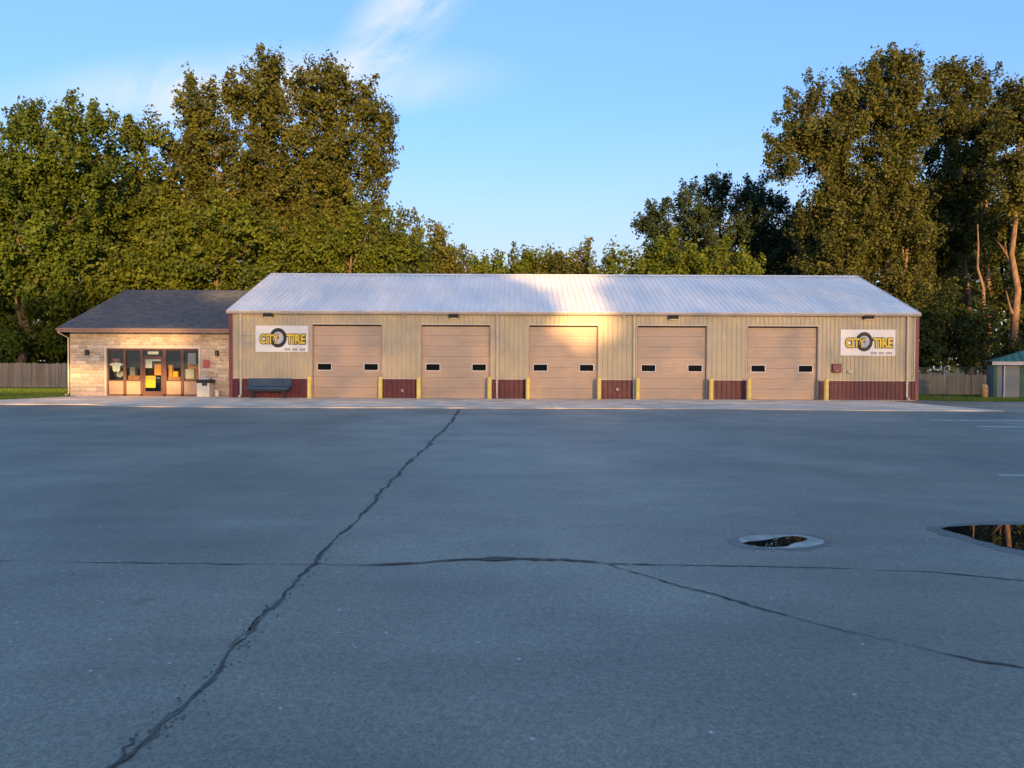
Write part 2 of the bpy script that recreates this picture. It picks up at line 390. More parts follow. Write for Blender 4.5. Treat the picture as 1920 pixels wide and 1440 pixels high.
# concrete apron: slabs with open joints
apron = obj('concrete_apron', None, kind='structure')
front = [G(-420, 757), G(165, 759), G(230, 763), G(480, 764.5), G(960, 766), G(1400, 767.5), G(1600, 770), G(1885, 771.5)]
back = [G(-420, 752), G(0, 750.5), G(60, 748), G(126, 744.5), (PX(126, YO) , YO + 0.3, 0), (PX(430, YO), YO + 0.3, 0), (PX(430, Y0) + .02, Y0 + .3, 0), (PX(1722, Y0), Y0 + 0.3, 0), G(1723, 753), G(1885, 768.5)]
def interp(line, x):
    xs = [p[0] for p in line]; ys = [p[1] for p in line]
    return float(np.interp(x, xs, ys))
x = front[0][0]; xe = front[-1][0] - 0.02
while x < xe - 0.3:
    w = 3.66
    x1 = min(x + w, xe)
    cuts = sorted({x + 0.006, x1 - 0.006, *[p[0] for p in front + back if x + 0.03 < p[0] < x1 - 0.03]})
    f0, b0 = min(interp(front, c) for c in cuts), max(interp(back, c) for c in cuts)
    rows = 2 if b0 - f0 > 4.5 else 1
    for r_ in range(rows):
        lo = [interp(front, c) + (interp(back, c) - interp(front, c)) * r_ / rows + (0.006 if r_ else 0) for c in cuts]
        hi = [interp(front, c) + (interp(back, c) - interp(front, c)) * (r_ + 1) / rows - (0.006 if r_ < rows - 1 else 0) for c in cuts]
        hi = [max(h, l + 0.02) for h, l in zip(hi, lo)]
        h = 0.028 + random.uniform(-0.004, 0.004)
        mb = MB(); mb.prism([(c, l, h) for c, l in zip(cuts, lo)] + [(c, q, h) for c, q in zip(cuts[::-1], hi[::-1])], (0, 0, -0.08))
        obj('slab', mb.mesh('slab'), MT['concrete'], apron)
    x = x1

# lawns left and right
gl0 = [Vector(b) for b in back[:4]]
me = MB().poly([(-90, gl0[0].y, 0.02)] + [(p.x, p.y - 0.02, 0.02) for p in gl0] + [(PX(128, YO), 53, 0.02), (-14, 70, -0.02), (-90, 70, 0.02)]).mesh('lawn')
obj('lawn', me, MT['lawn'], kind='structure')
def rz(y): return float(np.interp(y, [41, 56], [0.0, -0.27]))
rl = [G(1724, 751, -0.02), G(1800, 753.5, -0.02), G(1850, 754, -0.02)]
me = MB().poly([(PX(1722, Y0), 43.0, 0.004)] + [(p.x, p.y, 0.004) for p in rl] + [(70, rl[-1].y, 0.0), (70, 57, -0.27), (20, 57, -0.27)]).mesh('lawn')
obj('lawn', me, MT['lawn'], kind='structure')
me = MB().poly([(20, 57, -0.27), (70, 57, -0.27), (70, 75, -0.45), (20, 75, -0.45)]).mesh('verge')
obj('verge', me, MT['lawn'], kind='structure')

def blades(name, n, sampler, hmin, hmax, wid):
    c = sampler(n); h = rng.uniform(hmin, hmax, (n, 1)); a = rng.uniform(0, math.pi, n)
    d = np.stack([np.cos(a), np.sin(a), np.zeros(n)], 1) * wid
    up = np.concatenate([rng.normal(0, 0.35, (n, 2)) * h, h], 1)
    V = np.stack([c - d, c + d, c + up + d * .25, c + up - d * .25], 1)
    return obj(name, np_quads(name, V, rng.uniform(0, 1, n)), MT['blade'], kind='stuff')
def samp_left(n):
    t = rng.uniform(0, 1, n); px = rng.uniform(-60, 1, n) ; y = 40.6 + t ** 1.3 * 20
    xx = rng.uniform(-42, PX(128, YO) - .05, n)
    fr = np.interp(xx, [p.x for p in gl0], [p.y for p in gl0])
    return np.stack([xx, np.maximum(fr + 0.02, 0) + t ** 1.3 * 19, np.full(n, 0.015)], 1)
blades('grass', 60000, samp_left, 0.05, 0.13, 0.012)
def samp_right(n):
    xx = rng.uniform(22, 36, n); y = rng.uniform(0, 1, n) ** 1.2
    fr = np.interp(xx, [PX(1722, Y0), rl[0].x, rl[1].x, rl[2].x, 60], [43.0, rl[0].y, rl[1].y, rl[2].y, rl[2].y])
    yy = fr + 0.03 + y * (56 - fr)
    return np.stack([xx, yy, np.interp(yy, [42, 57], [0.0, -0.27])], 1)
blades('grass', 40000, samp_right, 0.05, 0.14, 0.012)

# cracks: dark filled strips with a crumbled edge, as irregular ribbons a few mm above the asphalt
def ribbon(name, px, w0, w1, z, material, seed, jit=0.06, step=0.12, taper=False, pseed=None):
    rr = np.random.default_rng(seed if pseed is None else pseed)
    pts = [G(a, b) for a, b in px]
    path = []
    for i in range(len(pts) - 1):
        k = max(1, int((pts[i + 1] - pts[i]).length / step))
        for j in range(k): path.append(pts[i].lerp(pts[i + 1], j / k))
    path.append(pts[-1])
    n = len(path); off = np.cumsum(rr.normal(0, 1, n)); off = (off - np.linspace(off[0], off[-1], n))
    off = off / (np.abs(off).max() + 1e-6) * jit + np.convolve(rr.normal(0, 1, n + 4), np.ones(5) / 5, 'valid')[:n] * jit * .45
    rr = np.random.default_rng(seed + 100)
    ww = np.linspace(w0, w1, n) * np.clip(1 + 0.55 * np.convolve(rr.normal(0, 1, n + 8), np.ones(9) / 3, 'valid')[:n] + rr.normal(0, .3, n), 0.12, 2.4)
    if taper: ww *= np.clip(np.minimum(np.arange(n), np.arange(n)[::-1]) / (n * .35), .12, 1)
    mb = MB(); L_ = []; R_ = []
    for i, p in enumerate(path):
        d = (path[min(i + 1, n - 1)] - path[max(i - 1, 0)]).normalized(); s = Vector((-d.y, d.x, 0))
        q = p + s * off[i]
        L_.append(mb.bm.verts.new((q + s * ww[i] * rr.uniform(.35, .65)).to_tuple()[:2] + (z,)))
        R_.append(mb.bm.verts.new((q - s * ww[i] * rr.uniform(.35, .65)).to_tuple()[:2] + (z,)))
    for i in range(n - 1): mb.bm.faces.new((L_[i], L_[i + 1], R_[i + 1], R_[i]))
    return obj(name, mb.mesh(name), material, kind='structure')
main_px = [(862, 767), (852, 788), (815, 826), (772, 868), (716, 930), (655, 990), (612, 1036), (584, 1068), (530, 1130), (470, 1192), (400, 1265), (342, 1328), (290, 1380), (210, 1445), (120, 1520)]
hor_px = [(-120, 1054), (0, 1054), (250, 1057), (420, 1058), (570, 1058), (620, 1059), (700, 1059), (790, 1056), (860, 1051), (960, 1050), (1060, 1051), (1140, 1058), (1300, 1060), (1450, 1065), (1560, 1068), (1740, 1074), (1920, 1090), (2050, 1102)]
br_px = [(1135, 1058), (1220, 1084), (1310, 1110), (1420, 1140), (1510, 1166), (1610, 1190), (1720, 1215), (1810, 1235), (1900, 1252), (2020, 1275)]
ribbon('crack', main_px, 0.085, 0.020, 0.004, MT['crumb'], 3, 0.07, .05, pseed=3)
ribbon('crack', main_px, 0.048, 0.010, 0.008, MT['tar'], 4, 0.07, .05, pseed=3)
ribbon('crack', hor_px[:6], 0.016, 0.016, 0.004, MT['tar'], 5, 0.05, 0.06)
ribbon('crack', hor_px[5:13], 0.05, 0.045, 0.008, MT['tar'], 8, 0.04, 0.06, True)
ribbon('crack', hor_px[11:], 0.014, 0.012, 0.004, MT['tar'], 9, 0.04, 0.06)
ribbon('crack', br_px, 0.020, 0.012, 0.006, MT['tar'], 6, 0.04, 0.05)
for q, (a, b) in enumerate((((500, 1135), (430, 1215)), ((250, 1385), (150, 1470)))):
    ribbon('hairline_crack', [a, ((a[0] + b[0]) / 2 + 6, (a[1] + b[1]) / 2 - 4), b], 0.010, 0.006, 0.004, MT['tar'], 20 + q, 0.035, 0.04)

mb = MB(); rc = random.Random(5)
for k in range(130):
    i_ = rc.randrange(4, len(main_px) - 1); t_ = rc.random()
    a_, b_ = G(*main_px[i_]), G(*main_px[i_ + 1]); p_ = a_.lerp(b_, t_) + Vector((rc.gauss(0, .05), rc.gauss(0, .03), 0)); r_ = rc.uniform(.004, .012)
    q_ = [mb.bm.verts.new((p_.x + r_ * math.cos(u_) * rc.uniform(.6, 1.2), p_.y + r_ * math.sin(u_) * rc.uniform(.6, 1.2), .002)) for u_ in (0, 1.4, 2.7, 4.1, 5.2)]
    t0_ = mb.bm.verts.new((p_.x, p_.y, .003 + r_ * .8))
    for u_ in range(5): mb.bm.faces.new((q_[u_], q_[(u_ + 1) % 5], t0_))
obj('gravel', mb.mesh('gravel'), MT['crumb'], kind='stuff')
def blob(name, px_pts, z, material, sub=6, jit=0.0, seed=0):
    rr = np.random.default_rng(seed)
    pts = [G(a, b) for a, b in px_pts]; n = len(pts); o = []
    for i in range(n):
        p0, p1, p2, p3 = pts[i - 1], pts[i], pts[(i + 1) % n], pts[(i + 2) % n]
        for k in range(sub):
            t = k / sub
            q = 0.5 * ((2 * p1) + (p2 - p0) * t + (2 * p0 - 5 * p1 + 4 * p2 - p3) * t * t + (3 * p1 - p0 - 3 * p2 + p3) * t ** 3)
            o.append((q.x + rr.normal(0, jit), q.y + rr.normal(0, jit), z))
    return obj(name, MB().poly(o).mesh(name), material, kind='structure')
MT['damp'] = mat('damp_asphalt', (0.105, 0.105, 0.085), 0.45, color2=(0.16, 0.16, 0.125), vscale=3.5, fine=0.3, fscale=60)
blob('damp_stain', [(1360, 1014), (1400, 1001), (1452, 999), (1520, 1002), (1556, 1014), (1535, 1029), (1470, 1033), (1400, 1029)], 0.002, MT['damp'], 6, 0.02, 11)
blob('damp_stain', [(1740, 990), (1830, 981), (1930, 979), (2110, 988), (2120, 1044), (2000, 1056), (1908, 1040), (1845, 1025), (1790, 1009)], 0.002, MT['damp'], 6, 0.03, 12)
blob('silt_stain', [(1384, 1013), (1400, 1006), (1450, 1003), (1510, 1005), (1543, 1014), (1525, 1025), (1470, 1029), (1410, 1025)], 0.004, MT['mud'], 6, 0.012, 1)
blob('puddle', [(1394, 1018), (1425, 1015), (1455, 1010), (1480, 1007), (1502, 1008), (1512, 1013), (1490, 1019), (1470, 1026), (1430, 1026), (1405, 1023)], 0.008, MT['water'], 6, 0.006, 2)
blob('puddle', [(1768, 991), (1830, 987), (1930, 985), (2080, 992), (2090, 1036), (2000, 1045), (1912, 1031), (1852, 1017), (1805, 1003)], 0.008, MT['water'], 6, 0.012, 4)
for a, b, w in (((1742, 788), (1980, 789), 0.34), ((1832, 800), (1990, 801.5), 0.30), ((1872, 891), (1990, 893), 0.12)):
    p, q = G(*a), G(*b); d = (q - p).normalized(); s = Vector((-d.y, d.x, 0)) * w / 2 * (1 if w > .09 else .8)
    obj('parking_line', MB().poly([(*(p + s).to_2d(), .004), (*(q + s).to_2d(), .004), (*(q - s).to_2d(), .004), (*(p - s).to_2d(), .004)]).mesh('parking_line'), MT['wornwhite'], kind='structure')

# ------------------------------------------------------------------ garage building
GX0, GX1 = PX(431, Y0), PX(1718, Y0)
EAVE, RIDGE, HALF = 4.70, 7.47, 7.0
garage = thing('garage_building', 'long tan metal garage with five overhead doors and a pale steel roof', 'garage')
DOORS = [(PX(a, Y0), PX(b, Y0)) for a, b in ((587, 715), (791, 918), (993, 1120), (1196, 1324), (1402, 1532))]
DH, WAIN = 3.93, 1.04
FRAME = 0.07
mb = MB()
bays = []
xs = GX0
for a, b in DOORS:
    bays.append((xs, a - FRAME)); xs = b + FRAME
bays.append((xs, GX1))
for a, b in bays: mb.box(a, b, Y0, Y0 + .2, 0, EAVE - .05)
for a, b in DOORS: mb.box(a - FRAME, b + FRAME, Y0, Y0 + .2, DH + FRAME, EAVE - .05)
mb.box(GX0, GX0 + .2, Y0 + .2, Y0 + 2 * HALF, 0, EAVE - .05); mb.box(GX1 - .2, GX1, Y0 + .2, Y0 + 2 * HALF, 0, EAVE - .05)
mb.box(GX0 + .2, GX1 - .2, Y0 + 2 * HALF - .2, Y0 + 2 * HALF, 0, EAVE - .05)
for xg in (GX0, GX1 - .2): mb.prism([(xg, Y0, EAVE - .05), (xg, Y0 + 2 * HALF, EAVE - .05), (xg, Y0 + HALF, RIDGE - .08)], (.2, 0, 0))
wall = obj('wall', mb.mesh('wall'), MT['beige'], garage)
obj('interior_floor', boxmesh('interior_floor', GX0 + .2, GX1 - .2, Y0 + .25, Y0 + 2 * HALF - .2, -.05, .02), MT['dark'], garage)

_pc = {}
def panel_mesh(w, h, ribs, rib=0.022, name='wall_panel'):
    """ribbed steel sheet of width w, height h in the XZ plane, front towards -Y"""
    key = (round(w, 3), round(h, 3), ribs, rib, name)
    if key in _pc: return _pc[key]
    prof = [(0.0, rib), (0.022, rib), (0.04, 0.0)]
    for k in range(1, ribs):
        c = w * k / ribs
        prof += [(c - .045, 0), (c - .022, rib), (c + .022, rib), (c + .045, 0)]
    prof += [(w - .04, 0.0), (w - .022, rib), (w, rib)]
    b = bmesh.new()
    lo = [b.verts.new((x_, -y_ - .004, 0)) for x_, y_ in prof]; hi = [b.verts.new((x_, -y_ - .004, h)) for x_, y_ in prof]
    for i in range(len(prof) - 1): b.faces.new((lo[i], lo[i + 1], hi[i + 1], hi[i]))
    lo2 = [b.verts.new((x_, 0, 0)) for x_, y_ in prof]
    for i in range(len(prof) - 1): b.faces.new((lo[i + 1], lo[i], lo2[i], lo2[i + 1]))
    me = bpy.data.meshes.new(name); b.to_mesh(me); b.free(); _pc[key] = me
    return me
def panels(x0, x1, z0, z1, name, material, parent):
    n = max(1, round((x1 - x0) / 0.914)); w = (x1 - x0) / n
    for k in range(n):
        obj(name, panel_mesh(w, z1 - z0, 4, 0.03, name=name), material, parent, (x0 + k * w, Y0 - .002, z0))
for a, b in bays:
    panels(a, b, WAIN + .05, EAVE - .06, 'wall_panel', MT['beige'], wall)
    panels(a, b, 0.03, WAIN, 'wainscot_panel', MT['maroon'], wall)
    obj('drip_trim', boxmesh('drip_trim', a, b, Y0 - .045, Y0 - .001, WAIN + .001, WAIN + .05), MT['beige_trim'], garage)
for a, b in DOORS: panels(a - FRAME, b + FRAME, DH + FRAME + .002, EAVE - .06, 'wall_panel', MT['beige'], wall)
# corner trims
for xa, xb in ((GX0 - .03, GX0 + .16), (GX1 - .09, GX1 + .10)):
    obj('corner_trim', boxmesh('corner_trim', xa, xb, Y0 - .05, Y0 - .028, 0.02, EAVE - .06), MT['maroon_trim'], garage)
    xs_ = xa if xa < 0 else xb - .02
    obj('corner_trim', boxmesh('corner_trim', xs_, xs_ + .02, Y0 - .027, Y0 + .2, 0.02, EAVE - .06), MT['maroon_trim'], garage)
obj('corner_trim', boxmesh('corner_trim', GX1 - .15, GX1 - .092, Y0 - .05, Y0 - .03, WAIN + .06, EAVE - .06), MT['beige_trim'], garage)
# roof
slope = math.atan2(RIDGE - EAVE, HALF); OV = 0.16
rx0, rx1 = GX0 - .06, GX1 + .06
mb = MB()
yF = Y0 - OV; zF = EAVE - OV * math.tan(slope)
mb.prism([(rx0, yF, zF), (rx0, Y0 + HALF, RIDGE), (rx0, Y0 + HALF, RIDGE - .09), (rx0, yF, zF - .03)], (rx1 - rx0, 0, 0))
mb.prism([(rx0, Y0 + HALF + .001, RIDGE), (rx0, Y0 + 2 * HALF + OV, zF), (rx0, Y0 + 2 * HALF + OV, zF - .03), (rx0, Y0 + HALF + .001, RIDGE - .09)], (rx1 - rx0, 0, 0))
roof = obj('roof', mb.mesh('roof'), MT['roofsteel'], garage)
n = 40; w = (rx1 - rx0) / n; Lr = HALF / math.cos(slope) + OV / math.cos(slope)
rp = panel_mesh(w, Lr, 3, 0.03, 'roof_panel')
rp.transform(Matrix.Translation((0, 0, 0)) @ Matrix.Rotation(-(math.pi / 2 - slope), 4, 'X'))
for k in range(n):
    obj('roof_panel', rp, MT['roofsteel'], roof, (rx0 + k * w, yF - .002, zF + .004))
obj('ridge_cap', MB().prism([(rx0 - .01, Y0 + HALF - .28, RIDGE - .06), (rx0 - .01, Y0 + HALF, RIDGE + .075), (rx0 - .01, Y0 + HALF + .28, RIDGE - .06), (rx0 - .01, Y0 + HALF, RIDGE + .02)], (rx1 - rx0 + .02, 0, 0)).mesh('ridge_cap'), MT['roofsteel'], roof)
for xr in (rx0 - .05, rx1 - .005):
    obj('rake_trim', MB().prism([(xr, yF, zF + .05), (xr, Y0 + HALF, RIDGE + .06), (xr, Y0 + HALF, RIDGE - .14), (xr, yF, zF - .13)], (.055, 0, 0)).mesh('rake_trim'), MT['beige_trim'], roof)
# gutter: K-profile box along the eave
gp = [(0, yF - .13, zF - .02), (0, yF - .12, zF - .035), (0, yF - .10, zF - .09), (0, yF - .04, zF - .16), (0, yF + .02, zF - .16), (0, yF + .02, zF - .02)]
obj('gutter', MB().prism([(rx0 - .04, b, c) for a, b, c in gp], (rx1 - rx0 + .08, 0, 0)).mesh('gutter'), MT['gutter'], garage)
def downspout(px, parent, yw, ztop, material, zbot=0.14):
    x = PX(px, yw); s = .05
    mb = MB()
    mb.box(x - s, x + s, yw - .15, yw - .06, zbot + .06, ztop, .012)
    mb.prism([(x - s, yw - .15, zbot + .06), (x - s, yw - .06, zbot + .06), (x - s, yw - .16, zbot - .08), (x - s, yw - .34, zbot - .08), (x - s, yw - .34, zbot - .0)], (2 * s, 0, 0))
    for zz in (0.9, ztop * .55, ztop - .4):
        if zbot + .2 < zz < ztop: mb.box(x - s - .02, x + s + .02, yw - .155, yw - .03, zz, zz + .04)
    return obj('downspout', mb.mesh('downspout'), material, parent)
for px in (453, 932, 1188, 1699): downspout(px, garage, Y0, zF - .1, MT['beige_trim'])

# overhead doors
def overhead_door(x0, x1):
    d = obj('overhead_door', None, None, garage, (x0, Y0 + .12, 0))
    W = x1 - x0
    n = 7; hs = (DH - .03) / n
    sm = MB()
    for i in range(n):
        pass
    key = round(W, 3)
    b = MB()
    prof = [(0, .012), (.012, .0), (hs * .33, 0), (hs * .33 + .008, .005), (hs * .33 + .016, 0), (hs * .66, 0), (hs * .66 + .008, .005), (hs * .66 + .016, 0), (hs - .014, 0), (hs - .003, .012), (hs - .003, .05), (0, .05)]
    b.prism([(0, y_, z_) for z_, y_ in prof], (W, 0, 0))
    sec = b.mesh('door_section')
    for i in range(n): obj('door_section', sec, MT['door'], d, (0, 0, .03 + i * hs))
    obj('bottom_seal', boxmesh('bottom_seal', 0, W, .005, .05, 0.0, .028), MT['rubber'], d)
    zc = 1.66 + 0.02
    for cx in (W * .16, W * .845):
        fw, fh, t = .36, .165, .035
        f = MB()
        f.box(cx - fw - t, cx + fw + t, -.018, .0, zc - fh - t, zc - fh); f.box(cx - fw - t, cx + fw + t, -.018, 0, zc + fh, zc + fh + t)
        f.box(cx - fw - t, cx - fw, -.018, 0, zc - fh + .001, zc + fh - .001); f.box(cx + fw, cx + fw + t, -.018, 0, zc - fh + .001, zc + fh - .001)
        obj('window_frame', f.mesh('window_frame'), MT['white'], d)
        obj('window_pane', boxmesh('window_pane', cx - fw, cx + fw, -.008, -.001, zc - fh, zc + fh), MT['darkglass'], d)
    # jambs and head of the opening
    for a, c in ((-FRAME, -.003), (W + .003, W + FRAME)):
        obj('door_jamb', boxmesh('door_jamb', a, c, -.165, .07, 0.01, DH), MT['doorjamb'], d)
    obj('door_head', boxmesh('door_head', -FRAME, W + FRAME, -.165, .07, DH + .002, DH + FRAME), MT['beige_trim'], d)
    for a, c in ((-FRAME - .04, -FRAME - .001), (W + FRAME + .001, W + FRAME + .04)):
        obj('door_trim', boxmesh('door_trim', a, c, -.165, -.146, WAIN + .06, DH + FRAME), MT['beige_trim'], d)
    obj('lintel_shade_strip', boxmesh('lintel_shade_strip', 0, W, -.03, -.002, DH - .075, DH - .001), MT['rubber'], d)  # black strip standing in for the shadow under the lintel
    return d
for a, b in DOORS: overhead_door(a, b)
# small fittings that belong to the wall
def fitting(name, px, py, w, h, d, material, bev=.01):
    c = P(px, py, Y0)
    return obj(name, boxmesh(name, c.x - w / 2, c.x + w / 2, Y0 - .03 - d, Y0 - .028, c.z - h / 2, c.z + h / 2, bev), material, garage)
fitting('hose_tap', 755, 732, .12, .16, .12, MT['galv']); fitting('hose_tap', 1157, 730, .12, .14, .12, MT['galv'])
fitting('outlet_box', 1592, 697, .22, .15, .12, MT['beige_trim']); fitting('junction_box', 758, 591, .14, .16, .1, MT['gutter']); fitting('junction_box', 1169, 592, .12, .2, .1, MT['beige_trim'])
for py in (628, 641, 651):
    c = P(466, py, Y0)
    obj('conduit', MB().tube([(c.x - .33, Y0 - .06, c.z), (c.x + .33, Y0 - .06, c.z)], .022, 8).mesh('conduit'), MT['lightgrey'], garage)

# ------------------------------------------------------------------ yellow bollards
bm_ = MB().lathe([(.13, 0), (.13, .02), (.115, .025), (.115, 1.04), (.112, 1.08), (.09, 1.13), (.05, 1.155), (.0001, 1.165)], 18).mesh('bollard', True)
names = ['the first garage door from the left', 'the second garage door from the left', 'the middle garage door', 'the fourth garage door from the left', 'the last garage door on the right']
for i, px in enumerate((580, 713, 785, 918, 990, 1123.5, 1196, 1334, 1405, 1550)):
    dd = .55 if i not in (9,) else .7
    thing('bollard', 'yellow bollard standing by the %s jamb of %s' % ('right' if i % 2 else 'left', names[i // 2]), 'bollard',
          (PX(px, Y0 - dd), Y0 - dd, .024), 'yellow bollards in front of the garage doors', bm_, MT['yellow'])

# ------------------------------------------------------------------ signs
def text_mesh(s, size, offset, extrude, shear=0.0):
    cu = bpy.data.curves.new('text', 'FONT'); cu.body = s; cu.size = size; cu.offset = offset; cu.extrude = extrude; cu.shear = shear
    cu.align_x = 'CENTER'; cu.resolution_u = 3
    o = bpy.data.objects.new('text', cu); COL.objects.link(o)
    dg = bpy.context.evaluated_depsgraph_get(); dg.update()
    me = bpy.data.meshes.new_from_object(o.evaluated_get(dg))
    bpy.data.objects.remove(o); bpy.data.curves.remove(cu)
    me.transform(Matrix.Rotation(math.pi / 2, 4, 'X'))
    return me
def fit(me, x0, x1, z0, z1, y):
    v = np.array([p.co for p in me.vertices]); a, b = v.min(0), v.max(0)
    me.transform(Matrix.Translation((x0, y, z0)) @ Matrix.Diagonal(((x1 - x0) / (b[0] - a[0]), 1, (z1 - z0) / (b[2] - a[2]), 1)) @ Matrix.Translation((-a[0], 0, -a[2])))
    return me
def wall_sign(pxa, pxb, pya, pyb, label):
    a = P(pxa, pya, Y0); b = P(pxb, pyb, Y0); W, H = b.x - a.x, a.z - b.z
    t = thing('wall_sign', label, 'sign', (a.x, Y0 - .06, b.z), 'white tyre shop signs on the garage wall')
    obj('sign_board', boxmesh('sign_board', 0, W, -.03, .03, 0, H, .006), MT['signwhite'], t)
    obj('edge_trim', boxmesh('edge_trim', W - .05, W - .002, -.034, -.031, .02, H - .02), MT['lightgrey'], t)
    # tyre and rim between the two words
    cx, cz, Ro = W * .425, H * .54, H * .37
    ty = MB()
    prof = [(Ro * .62, 0), (Ro * .74, .016), (Ro * .93, .018), (Ro, .004), (Ro, -.006)]
    seg = 28; rings = [[ty.bm.verts.new((cx + r_ * .88 * math.cos(q), -.034 - y_, cz + r_ * math.sin(q))) for q in [2 * math.pi * k / seg for k in range(seg)]] for r_, y_ in prof]
    for i in range(len(rings) - 1):
        for k in range(seg):
            l = (k + 1) % seg; ty.bm.faces.new((rings[i][k], rings[i][l], rings[i + 1][l], rings[i + 1][k]))
    obj('tyre_emblem', ty.mesh('tyre_emblem'), MT['black'], t)
    ri = MB(); ri.prism([(cx + Ro * .55 * math.cos(q), -.033, cz + Ro * .62 * math.sin(q)) for q in [2 * math.pi * k / 20 for k in range(20)]], (0, -.008, 0))
    for k in range(5):
        q = 2 * math.pi * k / 5 + .3
        d = Vector((math.cos(q), 0, math.sin(q))); s = Vector((-d.z, 0, d.x)) * Ro * .07
        c = Vector((cx, -.042, cz)); e = c + d * Ro * .56
        ri.prism([c + s, c - s, e - s, e + s], (0, -.008, 0))
    obj('rim_emblem', ri.mesh('rim_emblem'), MT['lightgrey'], t)
    z0, z1 = H * .31, H * .68
    for word, xa, xb in (('CITY', W * .085, W * .44), ('TIRE', W * .585, W * .935)):
        obj('letter_outline', fit(text_mesh(word, .5, .05, .004), xa - .034, xb + .034, z0 - .034, z1 + .034, -.056), MT['black'], t)
        obj('lettering', fit(text_mesh(word, .5, .02, .004), xa, xb, z0, z1, -.068), MT['signyellow'], t)
    for xa, xb in ((.545, .66), (.69, .79), (.82, .935)):
        s = MB(); k = 4
        for i in range(k):
            u0 = W * (xa + (xb - xa) * i / k); u1 = u0 + W * (xb - xa) / k * .72
            s.box(u0, u1, -.036, -.031, H * .055, H * .15)
        obj('small_print', s.mesh('small_print'), MT['grey'], t)
    return t
wall_sign(480, 580, 610.5, 660.5, 'white sign with yellow lettering and a tyre, left of the first garage door')
wall_sign(1575, 1678, 618, 667.5, 'white sign with yellow lettering and a tyre, right of the last garage door')

# ------------------------------------------------------------------ wall lights
def wall_pack(px, py, label):
    c = P(px, py, Y0 - .05)
    t = thing('wall_light', label, 'wall light', (c.x, Y0 - .03, c.z), 'dark wall lights under the garage eave')
    obj('housing', MB().prism([(-.25, 0, .13), (-.25, -.14, .13), (-.25, -.26, .02), (-.25, -.20, -.13), (-.25, 0, -.13)], (.5, 0, 0)).mesh('housing'), MT['darksteel'], t)
    obj('lens', MB().box(-.21, .21, -.19, -.03, -.145, -.132).mesh('lens'), MT['lens'], t)
wall_pack(504, 590, 'dark wall light under the eave above the left white sign')
wall_pack(851, 592, 'dark wall light under the eave above the second garage door')
wall_pack(1262, 594, 'dark wall light under the eave above the fourth garage door')
wall_pack(1627, 594, 'dark wall light under the eave above the right white sign')
t = thing('meter_box', 'square maroon box mounted on the wall right of the last garage door', 'utility box', (PX(1567, Y0), Y0 - .03, PZ(690, Y0, 1567)))
obj('cabinet', boxmesh('cabinet', -.24, .24, -.14, 0, -.24, .22, .012), MT['maroon'], t)
obj('cover', boxmesh('cover', -.2, .2, -.155, -.142, -.2, .18, .006), MT['maroon_trim'], t)
obj('latch', boxmesh('latch', -.03, .03, -.175, -.156, -.19, -.13), MT['galv'], t)

# ------------------------------------------------------------------ blue bench by the wall
bc = P(504, 730, Y0 - .6)
t = thing('bench', 'long blue vinyl bench with a tall back, against the maroon wall base', 'bench', (bc.x, Y0 - .55, .024))
LB = 1.14
obj('backrest', MB().box(-LB, LB, .10, .22, .58, 1.04, .04).mesh('backrest'), MT['bluefabric'], t)
obj('seat', MB().box(-LB + .03, LB - .03, -.32, .14, .42, .60, .05).mesh('seat'), MT['bluefabric'], t)
obj('frame', MB().box(-LB + .2, LB - .2, -.26, .16, .36, .419).mesh('frame'), MT['darksteel'], t)
for sx in (-LB + .32, LB - .32):
    for yy in (-.24, .1): obj('leg', boxmesh('leg', sx - .035, sx + .035, yy, yy + .06, 0, .358), MT['darksteel'], t)

# ------------------------------------------------------------------ office
OX0, OX1 = PX(133, YO), GX0 - .05
OEAVE, ORIDGE, OHALF, OOV = 3.62, 6.55, 7.3, .62
office = thing('office_building', 'low tan stone office with a dark shingled roof and shop front', 'office')
WX0, WX1 = PX(200, YO), PX(373, YO); WZ = PZ(653.5, YO, 287)
mb = MB()
mb.box(OX0, WX0 - .1, YO, YO + .25, 0, OEAVE); mb.box(WX1 + .1, OX1, YO, YO + .25, 0, OEAVE); mb.box(WX0 - .1, WX1 + .1, YO, YO + .25, WZ + .1, OEAVE)
mb.box(OX0, OX0 + .25, YO + .25, YO + 2 * OHALF - 1.2, 0, OEAVE); mb.box(OX1 - .25, OX1, YO + .25, YO + 2 * OHALF - 1.2, 0, OEAVE)
mb.box(OX0 + .25, OX1 - .25, YO + 2 * OHALF - 1.45, YO + 2 * OHALF - 1.2, 0, OEAVE)
mb.prism([(OX0, YO, OEAVE), (OX0, YO + 2 * OHALF - 1.2, OEAVE), (OX0, YO + OHALF - .6, ORIDGE - .25)], (.25, 0, 0))
owall = obj('wall', mb.mesh('wall'), MT['mortar'], office)
obj('ceiling', boxmesh('ceiling', OX0 + .25, OX1 - .25, YO + .25, YO + 7, 3.0, 3.05), MT['interior'], office)
obj('back_wall', boxmesh('back_wall', OX0 + .25, OX1 - .25, YO + 5.0, YO + 5.1, 0, 3.0), MT['interior'], office)
obj('interior_floor', boxmesh('interior_floor', OX0 + .25, OX1 - .25, YO + .16, YO + 5.0, -.05, .03), MT['interfloor'], office)
